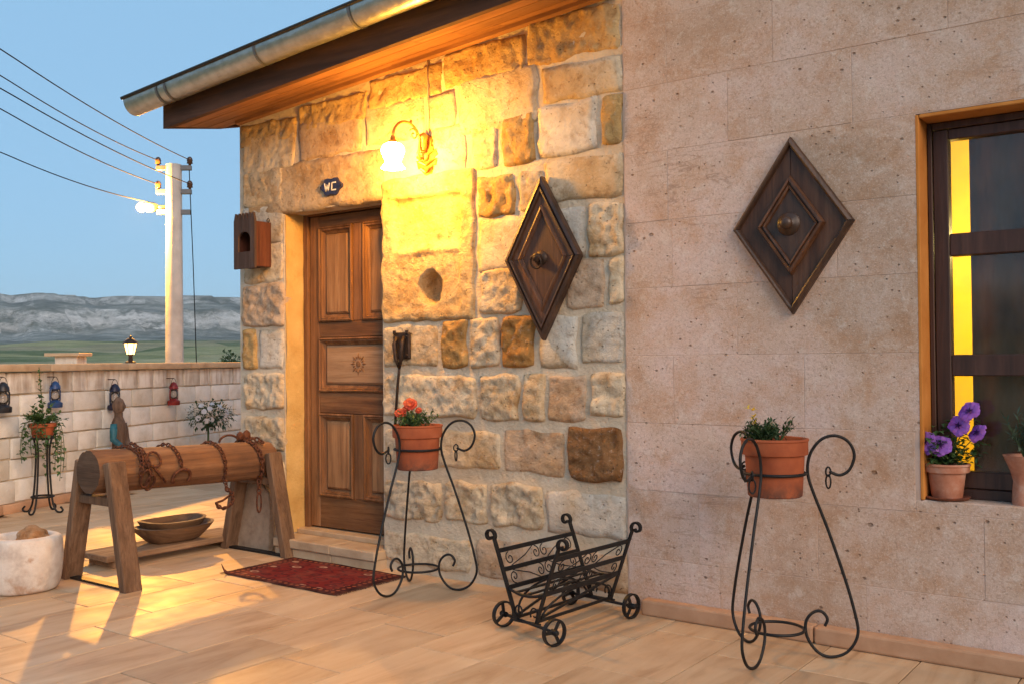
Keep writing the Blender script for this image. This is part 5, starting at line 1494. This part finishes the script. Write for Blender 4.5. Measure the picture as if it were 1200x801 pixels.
def rug():
    c = V((-4.19, -0.395, 0.001))
    t = thing('rug', 'worn red kilim rug with dark border lying before the door step', 'rug', tuple(c))
    m = MB(); nx, ny = 70, 40; vs = []
    hw, hh = 0.462, 0.265
    for j in range(ny + 1):
        for i in range(nx + 1):
            u, v = 2 * i / nx - 1, 2 * j / ny - 1
            x = hw * u + 0.012 * noise.noise(V((v * 2, 0, 1))) * abs(u); y = hh * v + 0.010 * noise.noise(V((u * 3, 5, 1))) * abs(v)
            z = 0.007 + 0.004 * max(0, noise.noise(V((x * 5, y * 5, 2)))) 
            d = math.hypot(u + 1, (v + 1) * 0.6)
            if d < 0.10: z += 0.05 * (1 - d / 0.10) ** 2
            vs.append(V((c.x + x, c.y + y, c.z + z)))
    n = nx + 1
    top = [(j * n + i, j * n + i + 1, (j + 1) * n + i + 1, (j + 1) * n + i) for j in range(ny) for i in range(nx)]
    ring = [i for i in range(n)] + [j * n + nx for j in range(1, ny + 1)] + [ny * n + i for i in range(nx - 1, -1, -1)] + [j * n for j in range(ny - 1, 0, -1)]
    b0 = len(vs); vs += [vs[i] - V((0, 0, 0.006)) for i in ring]
    k = len(ring)
    top += [(ring[i], b0 + i, b0 + (i + 1) % k, ring[(i + 1) % k]) for i in range(k)]
    m.add(vs, top); m.build('weave', 'rug_weave', t, True)
    m = MB(); rn = random.Random(2)
    for s in (-1, 1):
        for q in range(90):
            y = c.y - hh + 2 * hh * q / 89
            x = c.x + s * hw
            m.tube([V((x - s * 0.004, y, c.z + 0.005)), V((x + s * rn.uniform(0.008, 0.02), y + rn.uniform(-0.004, 0.004), c.z + 0.002))], 0.0014, 4)
    f = m.build('fringe', 'fringe', t); f['kind'] = 'stuff'
rug()

def slab():
    c = V((-5.09, -0.075, 0))
    t = thing('leaning_slab', 'thin brownish stone slab leaning against the wall between the trestle legs', 'stone slab', tuple(c))
    m = MB()
    prof = [(-0.150, 0.0), (0.150, 0.0), (0.145, 0.26), (0.120, 0.36), (0.05, 0.42), (-0.05, 0.425), (-0.12, 0.38), (-0.146, 0.27)]
    m.prism([V((c.x + a, -0.088 + 0.07 * b, b)) for a, b in prof], (0, 0.04, 0.0), shrink=0.99)
    o = m.build('slab', 'slab_stone', t)
slab()

# ================================================================== ALONG THE GARDEN WALL
def lantern(label, px, py_top, py_bot, mat):
    s, zt = onGW(px, py_top, 0.07); s2, zb = onGW(px, py_bot, 0.07)
    hgt = zt - zb; c = gw(s, zb, 0.075)
    t = thing('hanging_lantern', label, 'lantern', tuple(c), 'storm lanterns hung on the garden wall')
    k = hgt / 0.25
    z = lambda q: q * k
    m = MB(); m.lathe([(0.062 * k, 0), (0.066 * k, z(0.008)), (0.066 * k, z(0.045)), (0.040 * k, z(0.06)), (0.030 * k, z(0.07))], c, 18); m.build('tank', mat, t, True, auto=40)
    m = MB(); m.lathe([(0.028 * k, z(0.07)), (0.046 * k, z(0.10)), (0.042 * k, z(0.14)), (0.026 * k, z(0.17))], c, 16); m.build('globe', 'pane_glass', t, True)
    m = MB(); m.lathe([(0.030 * k, z(0.168)), (0.050 * k, z(0.178)), (0.046 * k, z(0.205)), (0.030 * k, z(0.235)), (0.010 * k, z(0.25))], c, 16); m.build('cap', mat, t, True, auto=40)
    for sx in (-1, 1):
        e = GWD * sx
        m = MB(); m.tube([c + e * 0.052 * k + V((0, 0, z(0.03))), c + e * 0.066 * k + V((0, 0, z(0.08))), c + e * 0.066 * k + V((0, 0, z(0.16))), c + e * 0.035 * k + V((0, 0, z(0.205)))], 0.007 * k, 6); m.build('side_tube', mat, t, True)
    m = MB(); m.tube([c + GWD * 0.05 * k * math.cos(a) + V((0, 0, z(0.20) + 0.09 * k * math.sin(a))) for a in [q * math.pi / 10 for q in range(11)]], 0.0025, 5); m.build('bail', 'black_iron', t, True)
    m = MB(); pk = c + V((0, 0, z(0.29))); m.tube([pk, pk - GWN * 0.085], 0.004, 6); m.build('nail', 'old_iron', t, True)
lantern('black storm lantern hung on the garden wall beyond the blue one', 3, 447, 483, 'lantern_black')
lantern('blue storm lantern hung on the garden wall above the vine stand', 64, 446, 477, 'lantern_blue')
lantern('dark navy storm lantern hung behind the carved wooden figure', 134, 449, 480, 'lantern_navy')
lantern('red storm lantern hung on the garden wall between figure and white-flowered plant', 203, 447, 474, 'lantern_red')

def figure():
    s, z = onGW(139, 463, 0.16); c = gw(s, 0, 0.16)
    t = thing('carved_figure', 'slim carved wooden figure of a person with teal painted arm by the wall', 'carving', tuple(c))
    H = z
    pr = [(0.075, 0.0), (0.095, 0.02), (0.092, 0.20), (0.082, 0.38), (0.078, 0.48), (0.088, 0.58), (0.080, 0.66), (0.060, 0.705), (0.050, 0.725), (0.050, 0.760)]
    m = MB(); m.lathe([(r * 0.78, q * H / 0.92) for r, q in crom(pr, 4)], c, 20, lambda a, i: 1 + 0.10 * math.cos(2 * a) + 0.04 * noise.noise(V((math.cos(a) * 2, math.sin(a) * 2, i * 0.1)))); m.build('body', 'figure_wood', t, True)
    hc = c + V((0, 0, 0.825 * H / 0.92))
    f = GWN; sd = GWD
    m = MB(); m.blob(hc, 0.054, 0.056, 0.080, 3, 0.12, 6, 2); m.blob(hc + f * 0.062 - V((0, 0, 0.005)), 0.014, 0.014, 0.024, 2, 0)
    m.build('head', 'figure_wood', t, True)
    for sx in (-1, 1):
        sh = c + sd * sx * 0.066 + V((0, 0, 0.66 * H / 0.92)); el = c + sd * sx * 0.088 + f * 0.01 + V((0, 0, 0.52 * H / 0.92)); hd = c + sd * sx * 0.03 + f * 0.10 + V((0, 0, 0.42 * H / 0.92))
        m = MB(); m.tube([sh, (sh + el) / 2, el, (el + hd) / 2, hd], [0.030, 0.034, 0.030, 0.026, 0.022], 10); m.build('arm', 'teal_paint' if sx < 0 else 'figure_wood', t, True)
figure()

def vine_stand():
    rn = random.Random(14)
    s, z = onGW(53, 598, 0.22); c = gw(onGW(50, 560, 0.24)[0], 0, 0.24)
    t = thing('vine_stand', 'tall black iron stand with a clay pot and trailing vine by the garden wall', 'plant stand', tuple(c))
    Hs = 0.62
    for k in range(4):
        a = 0.5 + k * math.pi / 2; e = V((math.cos(a), math.sin(a), 0))
        P = crom([(0.155, 0.05), (0.175, 0.025), (0.155, 0.007), (0.115, 0.02), (0.085, 0.10), (0.065, 0.30), (0.060, 0.50), (0.085, Hs)], 6)
        m = MB(); m.tube([c + e * r + V((0, 0, q)) for r, q in P], 0.008, 7); m.build('leg', 'black_iron', t, True)
    for zz_, r in ((0.13, 0.083), (Hs - 0.02, 0.086)):
        m = MB(); m.tube([c + V((r * math.cos(b), r * math.sin(b), zz_)) for b in [j * math.pi / 12 for j in range(24)]], 0.008, 6, closed=True); m.build('ring', 'black_iron', t, True)
    p = thing('vine_pot', 'clay pot with a leafy trailing vine on the iron stand by the blue lantern', 'flower pot', (c.x, c.y, Hs - 0.07))
    pc = V((c.x, c.y, Hs - 0.02)); pot_mesh(p, pc, 0.105, 0.075, 0.12, 0.035)
    fo, sm = MB(), MB()
    top = pc + V((0, 0, 0.11))
    clump(fo, sm, top, 26, 0.19, 0.20, 0.040, 0.030, rn, 0.05, bare=0.15)
    # climbing shoot and trailers
    sh = [top, top + GWD * -0.01 + V((0, 0, 0.2)), top - GWD * 0.03 + V((0, 0, 0.36)), top - GWD * 0.04 + V((0, 0, 0.46))]
    sm.tube(sh, 0.003, 5)
    for k in range(46):
        f = rn.random(); q = Vector(sh[0]).lerp(sh[3], f); leafquad(fo, q + rv(rn) * 0.012, rv(rn), 0.04 * (1.2 - 0.6 * f), 0.03 * (1.2 - 0.6 * f))
    for k in range(11):
        a = rn.uniform(0, 6.28); e = V((math.cos(a), math.sin(a), 0)); L = rn.uniform(0.2, 0.46)
        pth = [top, top + e * 0.12 + V((0, 0, 0.02)), top + e * 0.16 - V((0, 0, L * 0.5)), top + e * 0.15 - V((0, 0, L))]
        sm.tube(crom([tuple(q) for q in pth], 4), 0.0025, 4)
        for j in range(20):
            f = 0.3 + 0.7 * j / 20; q = Vector(pth[1]).lerp(pth[3], (f - .3) / .7); leafquad(fo, q + rv(rn) * 0.02, rv(rn, -1, 0.4), 0.042, 0.032)
    fo.build('foliage', 'leaf_mid', p); sm.build('stems', 'stem_green', p)
vine_stand()

def white_flowers():
    rn = random.Random(17)
    s, z = onGW(244, 492, 0.3); c = gw(s, 0, 0.3)
    t = thing('flower_standard', 'leafy white-flowered plant on a thin stem by the garden wall', 'plant', tuple(c))
    m = MB(); m.lathe([(0.09, 0.0), (0.12, 0.18), (0.125, 0.2), (0.11, 0.2), (0.10, 0.17), (0.0, 0.17)], c, 24); m.build('pot', 'terracotta', t, True, auto=40)
    m = MB(); m.tube([c + V((0, 0, 0.15)), c + V((0, 0, z - 0.02))], 0.011, 8); m.build('stem', 'stem_green', t, True)
    hc = c + V((0, 0, z + 0.05)); fo = MB()
    for k in range(560):
        d = rv(rn); q = hc + V((d.x * 0.25, d.y * 0.25, d.z * 0.16)) * rn.uniform(0.3, 1.0) + GWD * 0.03
        leafquad(fo, q, (d + rv(rn) * 0.7), rn.uniform(0.035, 0.055), rn.uniform(0.018, 0.028), droop=0.2)
    fo.build('foliage', 'leaf_dark', t)
    for k in range(22):
        d = rv(rn); d.x = abs(d.x) * 0.8; m = MB(); q = hc + V((d.x * 0.20, d.y * 0.20, d.z * 0.12)); flower(m, q, d + V((0.5, -0.6, 0.3)), 0.026, 5, rn, 0.2, 1.0)
        m.build('flower', 'petal_white', t)
white_flowers()

# ================================================================== BEYOND THE WALL
def coping_lamp():
    s, z = onGW(153, 424, -0.13); c = gw(s, 1.195, -0.13)
    t = thing('coping_lantern', 'small lit lantern with dark hood standing on the wall coping', 'lamp', tuple(c))
    m = MB(); m.lathe([(0.05, 0), (0.05, 0.012), (0.022, 0.025), (0.018, 0.07), (0.030, 0.085)], c, 14); m.build('foot', 'old_iron', t, True, auto=40)
    m = MB(); m.lathe([(0.034, 0.086), (0.058, 0.19)], c, 6); m.build('glass', 'lantern_lit', t)
    m = MB()
    for k in range(6):
        a = k * math.pi / 3; m.tube([c + V((0.036 * math.cos(a), 0.036 * math.sin(a), 0.085)), c + V((0.061 * math.cos(a), 0.061 * math.sin(a), 0.192))], 0.003, 5)
    m.build('cage', 'old_iron', t)
    m = MB(); m.lathe([(0.074, 0.190), (0.070, 0.200), (0.030, 0.235), (0.012, 0.24), (0.010, 0.262), (0.0, 0.266)], c, 12); m.build('hood', 'old_iron', t, True, auto=30)
coping_lamp()

def street():
    d = 12.4
    Lp = CAMP + ray(171, 243) * d
    pole_x = CAMP + ray(204, 243) * d
    px, py = pole_x.x, pole_x.y
    base = -1.25
    ztp = (CAMP + ray(206, 193) * d).z
    t = thing('utility_pole', 'tapered concrete utility pole with insulators beyond the garden wall', 'utility pole', (px, py, base))
    m = MB(); m.lathe([(0.125, base), (0.098, ztp - 0.6), (0.094, ztp)], (px, py, 0), 20); m.build('shaft', 'concrete', t, True, auto=40)
    rt = V((math.cos(R(YAW)), math.sin(R(YAW)), 0))
    ins = []
    for py_, hw in ((197, 0.22), (225, 0.22), (249, 0.21)):
        z = (CAMP + ray(204, py_) * d).z; c = V((px, py, z))
        m = MB(); m.bar(c - rt * hw, c + rt * hw, 0.06, 0.06, 0.004); m.build('cross_arm', 'grey_steel', t)
        if py_ < 240:
            for s in (-1, 1):
                q = c + rt * s * (hw - 0.02)
                m = MB(); m.lathe([(0.012, 0.0), (0.018, 0.05), (0.038, 0.055), (0.03, 0.085), (0.038, 0.09), (0.03, 0.125), (0.015, 0.14)], q, 12); m.build('insulator', 'porcelain', t, True); ins.append(q + V((0, 0, 0.10)))
    # street lamp head on its bracket
    sl_ = thing('street_lamp', 'glowing street lamp on a short bracket on the utility pole', 'street lamp', tuple(Lp))
    m = MB(); m.tube([V((px, py, Lp.z + 0.0)) - rt * 0.095, V((px, py, Lp.z)) - rt * 0.30], 0.025, 8); m.build('bracket', 'grey_steel', sl_, True)
    hd = V((px, py, Lp.z)) - rt * 0.30
    m = MB(); m.tube([hd + rt * 0.10, hd + rt * 0.05, hd - rt * 0.03, hd - rt * 0.06], [0.03, 0.06, 0.065, 0.05], 14); m.build('housing', 'grey_steel', sl_, True)
    bp = hd - rt * 0.115
    m = MB(); m.blob(bp, 0.062, 0.062, 0.062, 3, 0); m.build('bulb', 'street_bulb', sl_, True)
    ld = bpy.data.lights.new('street_light', 'POINT'); ld.energy = 1100; ld.color = (1.0, 0.42, 0.055); ld.shadow_soft_size = 0.07
    lo = bpy.data.objects.new('light', ld); COL.objects.link(lo); lo.parent = sl_; lo.location = bp - Lp - V((0.0, 0.0, 0.0)) + V((0.10, -0.06, -0.05))
    # wires towards the upper left
    W = [((0, 57), ins[1]), ((0, 88), ins[0]), ((0, 103), ins[3]), ((0, 127), ins[2]), ((0, 178), hd + V((0, 0, 0.06)))]
    words = ['uppermost thin power wire running from the pole top insulators', 'second power wire from the top of the concrete pole', 'third power wire, tied to the lower insulators', 'faint fourth power wire from the lower insulators', 'lowest wire, feeding the street lamp']
    for (a, q), lab in zip(W, words):
        zq = q.z
        # the wire keeps about the same height: its distance at the picture edge follows from that
        r = ray(*a); tt = (zq + 0.10 - CAMP.z) / r.z
        if lab.startswith('lowest'): tt = (zq + 0.22 - CAMP.z) / r.z
        e = CAMP + r * tt
        e2 = q + (e - q) * 1.9
        pts = []
        for k in range(25):
            f = k / 24; p = q.lerp(e2, f); p.z -= 0.20 * 4 * f * (1 - f) * 1.0
            pts.append(p)
        # lift so that the wire still meets the frame edge where the photo has it
        f0 = 1 / 1.9; lift = 0.20 * 4 * f0 * (1 - f0)
        pts = [p + V((0, 0, lift * min(1, (k / 24) / f0))) for k, p in enumerate(pts)]
        w = thing('power_wire', lab, 'wire', tuple(q))
        m = MB(); m.tube(pts, 0.006, 5); m.build('strand', 'cable', w)
    c = V((px, py, 0)) + rt * 0.19
    w = thing('drop_cable', 'thin cable hanging down beside the concrete pole', 'cable', (c.x, c.y, base))
    m = MB(); m.tube([V((c.x, c.y, ins[1].z - 0.05)), V((c.x, c.y, 2.4)) + rt * 0.05, V((c.x, c.y, base)) + rt * 0.16], 0.006, 5); m.build('strand', 'cable', w)
street()

def pier():
    d = 10.6
    c = CAMP + ray(83, 415) * d
    t = thing('stone_pier', 'low stone pier with an overhanging flat slab beyond the garden wall', 'pier', (c.x, c.y, -1.2))
    zt = (CAMP + ray(83, 413) * d).z
    rt = V((math.cos(R(YAW)), math.sin(R(YAW)), 0)); fw = V((-rt.y, rt.x, 0))
    q = V((c.x, c.y, 0))
    m = MB(); m.bar(V((c.x, c.y, -1.2)), V((c.x, c.y, zt - 0.02)), 0.24, 0.24, 0.006, up=rt); m.build('shaft', 'pale_block', t)
    m = MB(); m.bar(V((c.x, c.y, zt - 0.02)) - rt * 0.21, V((c.x, c.y, zt - 0.02)) + rt * 0.16, 0.34, 0.035, 0.004); m.build('slab', 'step_stone', t)
    # dark green bush behind the wall near the house corner
    rn = random.Random(8)
    b = CAMP + ray(272, 419) * 30
    t = thing('bush', 'round dark green bush beyond the garden wall near the cottage corner', 'bush', (b.x, b.y, -1.2))
    m = MB(); m.tube([V((b.x, b.y, -1.25)), V((b.x, b.y, 0.9))], [0.08, 0.04], 8); m.build('trunk', 'leg_wood', t)
    fo = MB()
    for k in range(2600):
        dd = rv(rn); rr = rn.uniform(0.35, 1.0) * (1 + 0.35 * noise.noise(dd * 2.2))
        p = V((b.x + dd.x * 0.62 * rr, b.y + dd.y * 0.62 * rr, 0.62 + dd.z * 0.85 * rr))
        leafquad(fo, p, dd + rv(rn), 0.12, 0.06)
    fo.build('crown', 'leaf_dark', t)
pier()

# the wing's face stands flush with the old stones at the seam
for o in list(S.objects):
    if o.parent is None and (o.name.split('.')[0] in ('stone_wing', 'petunia_pot', 'herb_pot', 'curtain', 'room_lamp') or o.get('label', '').startswith('dark wooden rhombus panel with turned')):
        o.location.y -= 0.030

# ------------------------------------------------------------------ dusk haze in the valley
def haze():
    m = bpy.data.materials.new('haze'); m.use_nodes = True; nt = m.node_tree; nt.nodes.clear()
    o = nt.nodes.new('ShaderNodeOutputMaterial'); pv = nt.nodes.new('ShaderNodeVolumePrincipled')
    pv.inputs['Color'].default_value = (0.86, 0.90, 0.93, 1); pv.inputs['Density'].default_value = 0.00018; pv.inputs['Anisotropy'].default_value = 0.0
    nt.links.new(pv.outputs[0], o.inputs['Volume'])
    MAT['haze'] = m
    b = MB(); b.box(-3400, 3400, -3400, 3400, -12, 130)
    h = b.build('haze', 'haze', None); tag(h, 'thin blue dusk haze lying over the valley and ridge', 'haze', kind='stuff')
haze()
